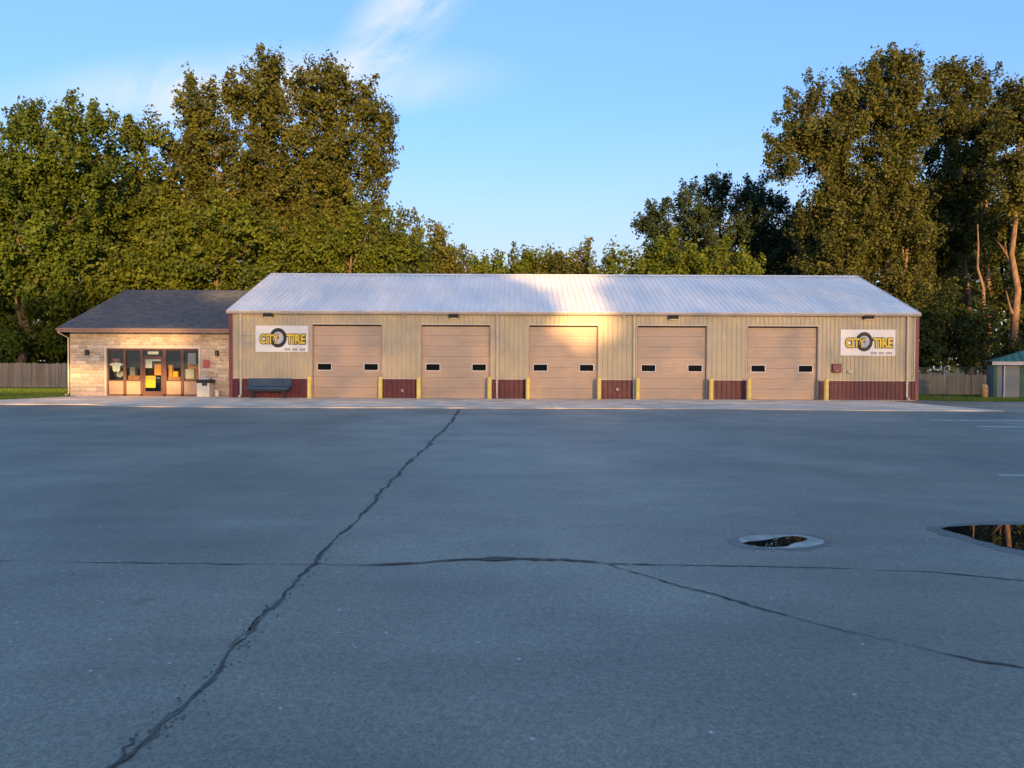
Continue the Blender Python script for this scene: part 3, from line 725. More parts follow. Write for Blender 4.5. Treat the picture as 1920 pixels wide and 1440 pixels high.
# stones, course by course
rr = random.Random(11)
def stone_mesh(w, h):
    b = bmesh.new(); g = .011; bv = .018; d = rr.uniform(.03, .06)
    f0 = [b.verts.new(p) for p in ((g, 0, g), (w - g, 0, g), (w - g, 0, h - g), (g, 0, h - g))]
    f1 = [b.verts.new((x_ + (bv if x_ < w / 2 else -bv) * rr.uniform(.5, 1.4), -d * rr.uniform(.7, 1.1), z_ + (bv if z_ < h / 2 else -bv) * rr.uniform(.5, 1.2))) for x_, z_ in ((g, g), (w - g, g), (w - g, h - g), (g, h - g))]
    c = b.verts.new((w * rr.uniform(.35, .65), -d * rr.uniform(1.1, 1.6), h * rr.uniform(.4, .6)))
    for i in range(4):
        j = (i + 1) % 4
        b.faces.new((f0[i], f0[j], f1[j], f1[i])); b.faces.new((f1[i], f1[j], c))
    me = bpy.data.meshes.new('stone'); b.to_mesh(me); b.free(); return me
z = 0.03; nst = 0
courses = []
while z < OEAVE - .12:
    h = rr.choice((.14, .17, .17, .22)); h = min(h, OEAVE - .06 - z); courses.append((z, h)); z += h
for z, h in courses:
    spans = [(OX0, OX1)]
    if z < WZ + .10 - .02: spans = [(OX0, WX0 - .12), (WX1 + .12, OX1)]
    for a, b in spans:
        x = a
        while x < b - .02:
            w = rr.uniform(.26, .56) * (1.15 if h > .2 else 1)
            if b - (x + w) < .2: w = b - x
            obj('stone', stone_mesh(w, h), rr.choice(MT['stone']), owall, (x, YO, z)); nst += 1
            x += w
# quoin face on the left return
obj('corner_return', boxmesh('corner_return', OX0 - .03, OX0 - .001, YO - .02, YO + 4, 0.03, OEAVE - .05), MT['stone'][0], office)
# opening trim
for a, b, c, d in ((WX0 - .1, WX0, 0.03, WZ + .1), (WX1, WX1 + .1, 0.03, WZ + .1), (WX0 + .001, WX1 - .001, WZ, WZ + .1)):
    obj('window_trim', boxmesh('window_trim', a, b, YO - .07, YO + .2, c, d, .008), MT['limestone'], office)
# roof
oz0 = OEAVE + .12 - 0; sl = math.atan2(ORIDGE - oz0, OHALF)
yE = YO - OOV; yR = YO - OOV + OHALF
ox0, ox1 = OX0 - .36, OX1 + .0
mb = MB()
mb.prism([(ox0, yE, oz0), (ox0, yR, ORIDGE), (ox0, yR, ORIDGE - .14), (ox0, yE, oz0 - .03)], (ox1 - ox0, 0, 0))
mb.prism([(ox0, yR + .001, ORIDGE), (ox0, yR + OHALF, oz0), (ox0, yR + OHALF, oz0 - .03), (ox0, yR + .001, ORIDGE - .14)], (ox1 - ox0, 0, 0))
oroof = obj('roof', mb.mesh('roof'), MT['shingle'], office)
L_ = OHALF / math.cos(sl); rows = 44; ex = L_ / rows; V = []
ca, sa = math.cos(sl), math.sin(sl)
for r_ in range(rows):
    x = ox0 - rr.uniform(0, .25)
    while x < ox1:
        w = .31 * rr.uniform(.75, 1.2); xa, xb = max(x, ox0), min(x + w - .006, ox1); x += w
        if xb - xa < .03: continue
        s0, s1 = r_ * ex - rr.uniform(0, .02), (r_ + 1) * ex; t0, t1 = .02 + rr.uniform(0, .012), .008
        p = lambda xx, s, t_: (xx, yE + s * ca - t_ * sa, oz0 + s * sa + t_ * ca)
        V.append([p(xa, s0, t0), p(xb, s0, t0), p(xb, s1, t1), p(xa, s1, t1)])
        V.append([p(xa, s0, .001), p(xb, s0, .001), p(xb, s0, t0), p(xa, s0, t0)])
V = np.array(V); ti = np.repeat(rng.uniform(0, 1, len(V) // 2), 2)
M = mat('shingle_tab', (0.130, 0.142, 0.146), 0.9, color2=(0.074, 0.083, 0.088), attr='tint', fine=0.3, fscale=14)
obj('shingles', np_quads('shingles', V, ti), M, oroof, kind='stuff')
obj('ridge_cap', MB().prism([(ox0, yR - .16, ORIDGE - .04), (ox0, yR, ORIDGE + .045), (ox0, yR + .16, ORIDGE - .04), (ox0, yR, ORIDGE + .01)], (ox1 - ox0, 0, 0)).mesh('ridge_cap'), MT['shingle'], oroof)
obj('fascia', boxmesh('fascia', ox0, ox1, yE - .03, yE - .001, oz0 - .22, oz0 - .005), MT['fascia'], office)
obj('gutter', MB().prism([(ox0 - .02, b, c) for b, c in ((yE - .15, oz0 - .015), (yE - .14, oz0 - .03), (yE - .12, oz0 - .09), (yE - .06, oz0 - .15), (yE - .031, oz0 - .15), (yE - .031, oz0 - .015))], (ox1 - ox0 + .02, 0, 0)).mesh('gutter'), MT['fascia'], office)
obj('soffit', boxmesh('soffit', ox0 + .02, ox1, yE, YO - .08, oz0 - .21, oz0 - .19), MT['fascia'], office)
obj('rake_board', MB().prism([(ox0 - .03, yE, oz0 + .02), (ox0 - .03, yR, ORIDGE + .02), (ox0 - .03, yR, ORIDGE - .18), (ox0 - .03, yE, oz0 - .2)], (.03, 0, 0)).mesh('rake_board'), MT['fascia'], office)
# downspout at the left corner
xd = OX0 - .10
obj('downspout', MB().tube([(xd - .15, yE - .08, oz0 - .16), (xd - .15, yE - .06, oz0 - .26), (xd, YO - .06, oz0 - .52), (xd, YO - .06, .2), (xd, YO - .12, .1), (xd, YO - .35, .08)], .042, 8).mesh('downspout'), MT['beige_trim'], office)

# shop front
YF = YO + .12
front_ = obj('shop_front', None, None, office, (0, 0, 0))
pxs = [(200, 233), (236, 265), (268, 307), (311, 341), (344, 373)]
KZ = PZ(713.5, YF, 287)
def mull(xa, xb, za, zb, name='mullion', d=.06): obj(name, boxmesh(name, xa, xb, YF - d, YF + .05, za, zb), MT['bronze'], front_)
mull(WX0 + .002, WX1 - .002, WZ - .10, WZ - .002, 'head_rail'); mull(WX0 + .002, PX(268, YF), .032, .11, 'sill_rail'); mull(PX(307, YF), WX1 - .002, .032, .11, 'sill_rail')
for a, b in ((233, 236), (265, 268), (307, 311), (341, 344)): mull(PX(a, YF) - .03, PX(b, YF) + .03, .032, WZ - .101)
mull(WX0 + .002, WX0 + .06, .111, WZ - .101); mull(WX1 - .06, WX1 - .002, .111, WZ - .101)
for i, (a, b) in enumerate(pxs):
    if i == 2: continue
    xa, xb = PX(a, YF) + (.06 if i == 0 else .031), PX(b, YF) - (.06 if i == 4 else .031)
    obj('kick_panel', boxmesh('kick_panel', xa, xb, YF - .015, YF + .02, .112, KZ - .03, .01), MT['kick'], front_)
    mull(xa, xb, KZ - .029, KZ + .03, 'transom', .05)
    obj('window_pane', boxmesh('window_pane', xa, xb, YF, YF + .008, KZ + .031, WZ - .101), MT['glass'], front_)
# entrance door
dx0, dx1 = PX(268, YF) + .035, PX(307, YF) - .035
ent = obj('entrance_door', None, None, office)
for a, b, c, d, nm in ((dx0, dx0 + .10, .04, 2.18, 'stile'), (dx1 - .10, dx1, .04, 2.18, 'stile'), (dx0 + .101, dx1 - .101, .04, .28, 'bottom_rail'), (dx0 + .101, dx1 - .101, 2.06, 2.18, 'top_rail')):
    obj(nm, boxmesh(nm, a, b, YF - .035, YF + .02, c, d), MT['bronze'], ent)
obj('push_bar', MB().tube([(dx0 + .12, YF - .09, 1.02), (dx1 - .12, YF - .09, 1.02)], .018, 8).mesh('push_bar'), MT['galv'], ent)
obj('door_pane', boxmesh('door_pane', dx0 + .101, dx1 - .101, YF - .01, YF - .002, .281, 2.059), MT['glass'], ent)
obj('transom_pane', boxmesh('transom_pane', dx0, dx1, YF, YF + .008, 2.25, WZ - .101), MT['glass'], ent)
mull(dx0 - .004, dx1 + .004, 2.19, 2.245, 'transom')

# things in the windows: notices sit just inside the glass (panes are see-through), goods stand inside
def notice(name, label, cat, a, b, material, y=None, depth=.012):
    y = YF + .03 if y is None else y
    p, q = P(a[0], a[1], y), P(b[0], b[1], y)
    return thing(name, label, cat, ((p.x + q.x) / 2, y, q.z), None, boxmesh(name, -(q.x - p.x) / 2, (q.x - p.x) / 2, 0, depth, 0, p.z - q.z), material)
notice('hours_sign', 'narrow white sign at the top of the shop entrance door', 'notice', (277, 659), (297, 664.5), MT['paper'])
notice('paper_notice', 'tall white paper notice taped on the left of the entrance door', 'notice', (271, 667.5), (285, 690), MT['paper'])
notice('paper_notice', 'wide white paper notice on the entrance door beside the tall one', 'notice', (285.6, 667.5), (301, 677), MT['paper'])
notice('orange_notice', 'orange card on the right of the entrance door glass', 'notice', (289.5, 682.5), (304, 703.5), MT['orange'])
notice('yellow_poster', 'bright yellow poster low on the entrance door glass', 'poster', (270.5, 704.5), (291.5, 727), MT['posteryellow'])
notice('wall_plaque', 'small square red plaque on the stone wall right of the shop front', 'plaque', (381, 675), (392.5, 689.5), MT['redsign'], YO - .12, .03)
o = bpy.data.objects['wall_plaque']
# emblem: white figure with a red top, in the first window
ec = P(218, 683, YF + .03)
t = thing('window_emblem', 'white winged emblem with a red top in the leftmost shop window', 'window sign', (ec.x, YF + .03, ec.z - .45))
star = [(0, 0.62), (.10, .52), (.20, .55), (.42, .42), (.22, .36), (.20, .12), (.12, .02), (0, .06), (-.12, .02), (-.20, .12), (-.22, .36), (-.42, .42), (-.20, .55), (-.10, .52)]
obj('emblem_body', MB().prism([(x_, 0, z_) for x_, z_ in star], (0, .012, 0)).mesh('emblem_body'), MT['paper'], t)
obj('emblem_top', boxmesh('emblem_top', -.20, .20, 0, .012, .625, .76), MT['redsign'], t)
def tyre(name, label, x, y, z, Ro, Wd):
    t = thing(name, label, 'tyre', (x, y, z + Ro))
    mb = MB(); seg = 24
    prof = [(Ro * .60, Wd * .38), (Ro * .72, Wd * .5), (Ro * .92, Wd * .5), (Ro, Wd * .36), (Ro, -Wd * .36), (Ro * .92, -Wd * .5), (Ro * .72, -Wd * .5), (Ro * .60, -Wd * .38)]
    rings = [[mb.bm.verts.new((r_ * math.cos(q), y_, r_ * math.sin(q))) for q in [2 * math.pi * k / seg for k in range(seg)]] for r_, y_ in prof]
    for i in range(len(rings)):
        for k in range(seg):
            l = (k + 1) % seg; j = (i + 1) % len(rings); mb.bm.faces.new((rings[i][k], rings[i][l], rings[j][l], rings[j][k]))
    obj('tread', mb.mesh('tread', True), MT['rubber'], t)
    rm = MB(); rm.prism([(Ro * .58 * math.cos(q), -Wd * .2, Ro * .58 * math.sin(q)) for q in [2 * math.pi * k / 16 for k in range(16)]], (0, Wd * .2, 0))
    for k in range(5):
        q = 2 * math.pi * k / 5; d = Vector((math.cos(q), 0, math.sin(q))); s = Vector((-d.z, 0, d.x)) * .03
        c = Vector((0, -Wd * .22, 0)); e = c + d * Ro * .6
        rm.prism([c + s, c - s, e - s, e + s], (0, -.03, 0))
    obj('rim', rm.mesh('rim'), MT['lightgrey'], t)
tyre('tyre_display', 'black tyre on show at the bottom of the leftmost shop window', ec.x + .0, YF + .45, PZ(712, YF + .45, 218), .33, .22)
t = thing('display_stand', 'low dark stand under the tyre in the leftmost shop window', 'stand', (ec.x, YF + .45, .03))
zt = PZ(712, YF + .45, 218) - .03
obj('stand_top', boxmesh('stand_top', -.4, .4, -.2, .25, zt - .04, zt), MT['darksteel'], t)
for sx in (-.34, .34): obj('leg', boxmesh('leg', sx - .03, sx + .03, -.15, .2, 0, zt - .041), MT['darksteel'], t)
def counter(name, label, a, b, ytop, y, d, material):
    p, q = P(a, ytop, y), P(b, ytop, y)
    t = thing(name, label, 'counter', ((p.x + q.x) / 2, y, .03)); W = (q.x - p.x) / 2
    obj('countertop', boxmesh('countertop', -W, W, -.02, d, p.z - .08, p.z - .03, .006), material, t)
    obj('cabinet', boxmesh('cabinet', -W + .04, W - .04, 0, d - .04, 0, p.z - .081), material, t)
    return p.z - .05
def carton(name, label, cat, a, b, yt, yb, y, d, material, lid=None):
    p, q = P(a, yt, y), P(b, yb, y); W, H = (q.x - p.x) / 2, p.z - q.z
    t = thing(name, label, cat, ((p.x + q.x) / 2, y, q.z))
    obj('box_body', boxmesh('box_body', -W, W, 0, d, 0, H * .86, .008), material, t)
    obj('box_lid', boxmesh('box_lid', -W - .008, W + .008, -.008, d + .008, H * .861, H, .006), lid or material, t)
counter('wooden_counter', 'orange wooden counter behind the second shop window', 238, 263, 704, YF + .35, .5, MT['wood'])
carton('cash_register', 'small grey till on the counter behind the second shop window', 'till', 243, 253, 686, 704.4, YF + .5, .25, MT['grey'], MT['darksteel'])
counter('wooden_counter', 'tan wooden counter behind the fourth shop window', 312, 339, 706.5, YF + .35, .5, MT['wood'])
carton('cardboard_box', 'upright orange box on the counter in the fourth shop window', 'box', 316, 323, 684, 706.9, YF + .42, .2, MT['orange'])
carton('cardboard_box', 'low yellow box on the counter in the fourth shop window', 'box', 324.5, 333, 696, 706.9, YF + .42, .2, MT['posteryellow'])
counter('wooden_counter', 'wooden counter behind the rightmost shop window', 345, 372, 710, YF + .35, .5, MT['wood'])
carton('white_box', 'white box in the bottom left of the rightmost shop window', 'box', 345.5, 364, 692, 710.4, YF + .40, .2, MT['paper'], MT['white'])
carton('orange_box', 'orange display box behind the white box in the rightmost shop window', 'box', 352, 371, 682, 710.4, YF + .66, .16, MT['orange'])
notice('hanging_poster', 'grey and red poster hanging high in the rightmost shop window', 'poster', (352, 662), (367, 683), MT['grey'])
# wall lamps on the stone
def sconce(px, py, label):
    c = P(px, py, YO - .1)
    t = thing('wall_lamp', label, 'wall lamp', (c.x, YO - .07, c.z), 'small square lamps on the stone wall')
    obj('back_plate', boxmesh('back_plate', -.07, .07, -.03, 0, -.10, .10), MT['darksteel'], t)
    obj('shade', MB().lathe([(.075, -.16), (.10, -.155), (.10, .15), (.075, .155)], 12, (0, -.14, 0)).mesh('shade'), MT['darksteel'], t)
    obj('lens', MB().lathe([(.06, -.166), (.06, -.161)], 12, (0, -.14, 0)).mesh('lens'), MT['lens'], t)
sconce(164.5, 661, 'small dark lamp on the stone wall left of the shop front')
sconce(408, 662, 'small dark lamp on the stone wall right of the shop front')
# litter bin, bucket
bp_ = G(385, 742.5)
t = thing('litter_bin', 'square cream litter bin with a black hooded lid by the shop front', 'bin', (PX(385, YO - .5), YO - .5, .026))
obj('bin_body', MB().prism([(-.34, -.3, 0), (.34, -.3, 0), (.34, .3, 0), (-.34, .3, 0)], (0, 0, .74)).mesh('bin_body'), MT['cream'], t)
obj('lid', MB().box(-.38, .42, -.34, .34, .742, .93, .03).mesh('lid'), MT['black'], t)
obj('flap', boxmesh('flap', -.06, .22, -.325, -.301, .60, .735), MT['darksteel'], t)
obj('top_tray', MB().box(-.26, .3, -.22, .22, .931, 1.02, .02).mesh('top_tray'), MT['lightgrey'], t)
t = thing('bucket', 'small white bucket on the concrete between bin and maroon corner', 'bucket', (PX(407, YO - .35), YO - .35, .026))
obj('pail', MB().lathe([(.11, 0), (.14, .30), (.15, .31), (.15, .33), (.13, .33), (.12, .28)], 14).mesh('pail'), MT['white'], t)
obj('bail', MB().tube([(.15 * math.cos(q), .0, .32 + .15 * math.sin(q)) for q in [math.pi * k / 10 for k in range(11)]], .008, 6).mesh('bail'), MT['galv'], t)

# ------------------------------------------------------------------ fences
def board_fence(label, x0, x1, y0, y1, z0f, hfun, seed):
    r_ = random.Random(seed)
    t = thing('board_fence', label, 'fence', (x0, y0, z0f(y0)))
    x = x0; me_ = []
    for k in range(4):
        w = .135; h = 1.0
        b = MB(); b.prism([(0, 0, 0), (w, 0, 0), (w, 0, h - .05 + .01 * k), (w - .03, 0, h), (.03, 0, h), (0, 0, h - .05)], (0, .02, 0)); me_.append(b.mesh('board'))
    n = int((x1 - x0) / .142)
    for k in range(n):
        xx = x0 + (x1 - x0) * k / n; yy = y0 + (y1 - y0) * k / n
        o = obj('board', me_[k % 4], MT['fence'], t, (xx - x0, yy - y0 + r_.uniform(-.008, .008), r_.uniform(0, .05)))
        o.scale = (1, 1, hfun(xx) * r_.uniform(.965, 1.02)); o.rotation_euler = (0, r_.uniform(-.008, .008), 0)
    for zz in (.3, 1.0, 1.55):
        if zz < hfun(x0) - .1:
            b = MB(); b.prism([(0, .035, zz), (x1 - x0, .035 + y1 - y0, zz), (x1 - x0, .035 + y1 - y0, zz + .09), (0, .035, zz + .09)], (0, .04, 0)); obj('rail', b.mesh('rail'), MT['fence'], t)
    k = 0
    while x0 + k * 2.4 < x1:
        obj('post', boxmesh('post', k * 2.4, k * 2.4 + .1, .09 + (y1 - y0) * (k * 2.4) / (x1 - x0), .19 + (y1 - y0) * (k * 2.4) / (x1 - x0), -.1, hfun(x0)), MT['fence'], t); k += 1
lf0, lf1 = PX(-40, 58.0), PX(136, 58.0)
board_fence('weathered grey board fence behind the lawn left of the office', lf0, lf1, 58, 58, lambda y: 0.0, lambda x: 1.90, 1)
board_fence('weathered board fence behind the wire mesh right of the garage', PX(1700, 56), PX(1880, 56), 56, 56, lambda y: -.27, lambda x: 1.56, 2)
# green wire fence
fy = 46.0; fx0, fx1 = PX(1712, fy), PX(1858, fy); fz = -.1; fh = PZ(690, fy, 1790) - fz
t = thing('wire_fence', 'green chain link fence between the garage and the grey shed', 'fence', (fx0, fy, fz))
for px in (1722, 1771, 1822): obj('post', MB().tube([(PX(px, fy) - fx0, 0, 0), (PX(px, fy) - fx0, 0, fh + .05)], .026, 8).mesh('post'), MT['galv'], t)
obj('top_rail', MB().tube([(0, 0, fh), (fx1 - fx0, 0, fh)], .022, 8).mesh('top_rail'), MT['wire'], t)
obj('bottom_rail', MB().tube([(0, 0, .06), (fx1 - fx0, 0, .06)], .012, 6).mesh('bottom_rail'), MT['wire'], t)
V = []; W = fx1 - fx0; H = fh - .03
for sgn in (1, -1):
    c = -H
    while c < W:
        a0, a1 = max(c, 0), min(c + H, W)
        if a1 - a0 > .02:
            pa = (a0, .004 * sgn, .03 + (a0 - c)); pb = (a1, .004 * sgn, .03 + (a1 - c))
            if sgn < 0: pa = (pa[0], pa[1], fh + .03 - pa[2]); pb = (pb[0], pb[1], fh + .03 - pb[2])
            e = .006
            V.append([(pa[0] - e, pa[1], pa[2] + e), (pa[0] + e, pa[1], pa[2] - e), (pb[0] + e, pb[1], pb[2] - e), (pb[0] - e, pb[1], pb[2] + e)])
            V.append([(pa[0], pa[1] - e, pa[2]), (pa[0], pa[1] + e, pa[2]), (pb[0], pb[1] + e, pb[2]), (pb[0], pb[1] - e, pb[2])])
        c += .07
obj('wire_mesh', np_quads('wire_mesh', np.array(V)), MT['wire'], t, kind='stuff')

# ------------------------------------------------------------------ grey shed and tan post at the right edge
sy = 44.0; sx0, sx1 = PX(1863, sy), PX(1863, sy) + 5.4; sz = -.16; se = PZ(684, sy, 1890)
shed = thing('storage_shed', 'grey shed with dark green corners and a green metal roof', 'shed', (sx0, sy, sz))
shed.rotation_euler.z = R(-24)
SW, SE = sx1 - sx0, se - sz
obj('wall', boxmesh('wall', 0.02, SW - .02, 0, 2.4, 0, SE - .02), MT['shedgrey'], shed)
nb = 12
cb = boxmesh('siding_board', 0, 1, -.022, -.002, .004, SE / nb - .006)
for xa, xb in ((.18, 1.32), (1.62, 2.9), (3.2, 4.2)):
    for k in range(nb):
        o = obj('siding_board', cb, MT['shedgrey'], shed, (xa, 0, k * SE / nb)); o.scale = (xb - xa, 1, 1); o.rotation_euler = (R(2.0), 0, 0)
for xa, xb in ((0, .175), (1.325, 1.615), (2.905, 3.195)): obj('green_trim', boxmesh('green_trim', xa, xb, -.04, -.001, 0, SE - .03), MT['greensteel'], shed)
obj('fascia', boxmesh('fascia', -.12, SW + .12, -.32, -.29, SE - .02, SE + .2), MT['lightgrey'], shed)
obj('soffit', boxmesh('soffit', -.11, SW + .11, -.289, 0, SE - .02, SE), MT['lightgrey'], shed)
mb = MB()
c4 = [Vector((-.15, -.36, SE + .2)), Vector((SW + .15, -.36, SE + .2)), Vector((SW + .15, 2.7, SE + .2)), Vector((-.15, 2.7, SE + .2))]
r1, r2 = Vector((2.2, 1.2, SE + 1.05)), Vector((SW - 2.2, 1.2, SE + 1.05))
mb.poly([c4[0], c4[1], r2, r1]); mb.poly([c4[1], c4[2], r2]); mb.poly([c4[2], c4[3], r1, r2]); mb.poly([c4[3], c4[0], r1]); mb.poly([c + Vector((0, 0, -.001)) for c in c4[::-1]])
rf = obj('roof', mb.mesh('roof'), MT['greenroof'], shed)
for k in range(1, 15):
    x_ = -.15 + k * .38; tt = max(.02, min(1, (x_ + .15) / 2.35, (SW + .15 - x_) / 2.35))
    a = Vector((x_, -.36, SE + .2)); b = Vector((x_, -.36 + 1.56 * tt, SE + .2 + .85 * tt))
    obj('roof_rib', MB().prism([a, a + Vector((.03, 0, 0)), b + Vector((.03, 0, 0)), b], (0, -.01, .035)).mesh('roof_rib'), MT['greenroof'], rf)
obj('downspout', MB().box(.50, .57, -.12, -.05, 0, SE - .025).box(.49, .58, -.3, -.05, SE - .024, SE - .021).mesh('downspout'), MT['lightgrey'], shed)
obj('slab', boxmesh('slab', -.1, SW, -.9, 2.5, -.1, .01), MT['concrete'], shed)
tp = P(1845, 736, 43.2)
thing('tan_post', 'short thick tan post with a domed top beside the shed', 'post', (tp.x, 43.2, -.1), None,
      MB().lathe([(.20, 0), (.20, .78), (.19, .84), (.15, .90), (.08, .935), (.001, .945)], 18).mesh('tan_post', True), MT['tanpost'])

# ------------------------------------------------------------------ trees
def leaf_cloud(lobes, r, leaf, per, clump, cover=1.0, back=0.5, upward=0.35):
    """lobes: (centre, radii, density).  Returns quads and tints"""
    Q, T = [], []
    for c, rad, dens in lobes:
        c = np.array(c); rad = np.array(rad); rm = (rad[0] * rad[2]) ** .5
        nc = max(6, int(dens * cover * 4 * math.pi * rm * rm * .62 / (math.pi * clump ** 2)))
        d = norm(r.normal(0, 1, (nc, 3)))
        keep = (d[:, 1] < 0.25) | (r.uniform(0, 1, nc) < back); d = d[keep]; nc = len(d)
        frac = np.where(r.uniform(0, 1, nc) < .72, r.uniform(.74, 1.03, nc), r.uniform(.3, .74, nc))
        frac *= 1 + .14 * np.sin(d[:, 0] * 5 + c[0]) * np.cos(d[:, 2] * 6 + c[2])
        cc = c + rad * d * frac[:, None]
        bay = np.sin(cc[:, 0] * 1.15 + 1.3 * np.sin(cc[:, 2] * .9)) * np.sin(cc[:, 2] * 1.05 + cc[:, 1] * .8 + 1.1 * np.sin(cc[:, 0] * .7))
        ok = (bay > -.38) | (frac < .6); cc, d, frac = cc[ok], d[ok], frac[ok]; nc = len(d)      # hollows between the boughs
        ax = norm(d * .6 + np.where(d[:, 2:3] > .25, np.array([0, -.05, upward * 2.2]), np.array([0, -.05, upward])) + r.normal(0, .35, (nc, 3)))
        cr = clump * r.uniform(.55, 1.25, nc); lt = r.uniform(0, 1, nc)
        k = np.maximum(8, (per * (cr / clump) ** 2)).astype(int); idx = np.repeat(np.arange(nc), k); n = len(idx)
        g = r.normal(0, 1, (n, 3)); g = g / np.maximum(1, np.linalg.norm(g, axis=1, keepdims=True) / 1.5) * .55
        tip = ((d[:, 2] > .25) & (frac > .85))[idx]            # upright sprays along the top of each crown
        along = np.where(tip, r.uniform(-.7, 1.05, n), np.clip(r.normal(0, .62, n), -1.3, 1.3)); g *= np.where(tip, np.clip(.85 - .36 * along, .12, 1), 1)[:, None]
        pos = cc[idx] + g * (cr[idx] * .72)[:, None] + ax[idx] * (along * cr[idx] * 1.1)[:, None]
        nor = norm(d[idx] * .55 + np.array([0, -.1, .3]) + r.normal(0, .62, (n, 3)))
        u = norm(np.cross(nor, r.normal(0, 1, (n, 3)))); v = np.cross(nor, u)
        s = leaf * r.uniform(.65, 1.35, n); a = u * s[:, None] * .5; b = v * s[:, None] * .32
        off = nor * (s * .06)[:, None]
        Q.append(np.stack([pos - a, pos - b + off, pos + a, pos + b + off], 1))
        T.append(np.clip(lt[idx] * .68 + r.uniform(0, .32, n), 0, 1))
    return np.concatenate(Q), np.concatenate(T)
def lobes_px(Y, L, depth=0.85):
    o = []
    for e in L:
        px, py, rx, ry = e[:4]; dy = e[4] if len(e) > 4 else 0; dn = e[5] if len(e) > 5 else 1
        c = P(px, py, Y + dy); k = (Y + dy) / FPX
        o.append((c, (rx * k, max(1.2, (rx + ry) * .5 * k * depth), ry * k), dn))
    return o
def tree(label, Y, L, trunks, leafmat, seed, leaf=.30, per=120, clump=.9, cover=2.7, name='tree', cat='tree', base=-.5, group=None, upward=.35, limbs=True):
    r = np.random.default_rng(seed); lob = lobes_px(Y, L)
    bx = P(trunks[0][0], 700, Y).x
    t = thing(name, label, cat, (bx, Y, base), group)
    mb = MB(); org = Vector((bx, Y, base))
    mine = {}
    for c, rad, dn in lob:
        q = min(range(len(trunks)), key=lambda i: abs(P(trunks[i][1], trunks[i][2], Y).x - c.x) + abs(min(0, P(trunks[i][1], trunks[i][2], Y).z - c.z)))
        mine.setdefault(q, []).append((c, rad, dn))
    for qi, tr in enumerate(trunks):
        px, top_px, top_py, r0 = tr[:4]
        b0 = P(px, 700, Y); b0.z = base - .1; tp_ = P(top_px, top_py, Y)
        pts = [b0.lerp(tp_, s) + Vector((r.normal(0, .22), r.normal(0, .22), 0)) * (0 if s == 0 else min(1, s * 3)) for s in np.linspace(0, 1, 9)]
        mb.tube([p - org for p in pts], [r0 * (1.25 if i == 0 else 1) * (1 - .85 * i / 8) for i in range(9)], 9)
        if limbs:
            for c, rad, dn in mine.get(qi, []):
                if c.z < b0.z + 2: continue
                s = np.clip((c.z - rad[2] * .8 - b0.z) / max(1, (tp_.z - b0.z)), .15, .85)
                st = b0.lerp(tp_, float(s))
                if abs(c.x - st.x) > 9: continue
                e = Vector(c) + Vector((r.normal(0, .4), r.normal(0, .4), rad[2] * .45))
                mid = st.lerp(e, .5) + Vector((0, 0, -.05 * (e - st).length))
                rr0 = r0 * (1 - .85 * float(s)) * .6
                mb.tube([st - org, st.lerp(mid, .5) - org + Vector((0, 0, -.1)), mid - org, e - org], [rr0, rr0 * .8, rr0 * .6, .03], 7)
                for _ in range(3):
                    e2 = Vector(c) + Vector((r.uniform(-.7, .7) * rad[0], r.uniform(-.5, .5) * rad[1], r.uniform(-.1, .75) * rad[2]))
                    mb.tube([mid - org, mid.lerp(e2, .5) - org + Vector((0, 0, .2)), e2 - org], [rr0 * .45, rr0 * .3, .02], 5)
    obj('trunk', mb.mesh('trunk', True), MT['pale_bark' if leafmat == 'poplar' else 'bark'], t)
    Q, T = leaf_cloud(lob, r, leaf, per, clump, cover, upward=upward)
    Q = Q - np.array(org)
    obj('crown', np_quads('crown', Q, T), LEAF[leafmat], t)
    return t, len(Q)
NL = 0
BELT_APRON, BELT_WALL, BELT_ROOF = 150, 102000, 58000
def TR(*a, **k):
    global NL
    _, n_ = tree(*a, **k); NL += n_
TREES = 'tall trees behind the buildings'
TR('wide olive green maple behind the fence at the left edge', 60,
   [(-60, 330, 110, 110), (40, 320, 80, 80), (110, 270, 80, 75), (75, 225, 55, 38, 0, .55), (150, 235, 45, 45, 0, .6), (30, 420, 100, 110), (100, 480, 60, 110), (-70, 500, 110, 130), (190, 310, 45, 50, 1, .7), (170, 420, 55, 90, 2), (40, 560, 100, 85), (130, 540, 50, 60), (40, 640, 80, 42, 0), (-60, 640, 70, 45), (50, 200, 26, 26, 0, .5), (200, 250, 22, 24, 0, .5)],
   [(40, 60, 260, .42), (-60, -70, 330, .35)], 'maple', 1, group=TREES)
TR('narrower dark green maple between the left maple and the tallest left tree', 66,
   [(255, 290, 55, 50, 0, .7), (285, 250, 30, 30, 0, .5), (240, 250, 22, 22, 0, .4), (270, 380, 60, 80), (225, 440, 60, 100, 2), (300, 460, 60, 90), (230, 560, 80, 60)],
   [(250, 268, 290, .36)], 'gold', 2, group=TREES)
TR('tallest olive bronze tree behind the office with a broad rounded crown', 68,
   [(390, 215, 62, 55), (370, 165, 26, 24, 0, .8), (500, 176, 72, 56), (500, 130, 34, 24, 0, .8), (600, 170, 66, 50), (590, 132, 30, 20, 0, .8), (660, 200, 55, 50, 0, .8), (700, 250, 40, 55, 0, .7), (350, 270, 45, 65), (430, 290, 80, 75), (540, 270, 90, 80), (640, 290, 75, 70), (360, 370, 55, 70), (450, 390, 80, 70), (560, 380, 90, 80), (660, 380, 62, 75), (470, 470, 110, 70), (610, 470, 105, 70), (345, 200, 26, 24, 0, .6), (690, 175, 16, 18, 0, .5), (728, 235, 18, 22, 0, .5), (715, 300, 28, 28, 0, .7)],
   [(500, 510, 170, .62), (430, 400, 230, .4)], 'bronze', 3, cover=3.0, group=TREES)
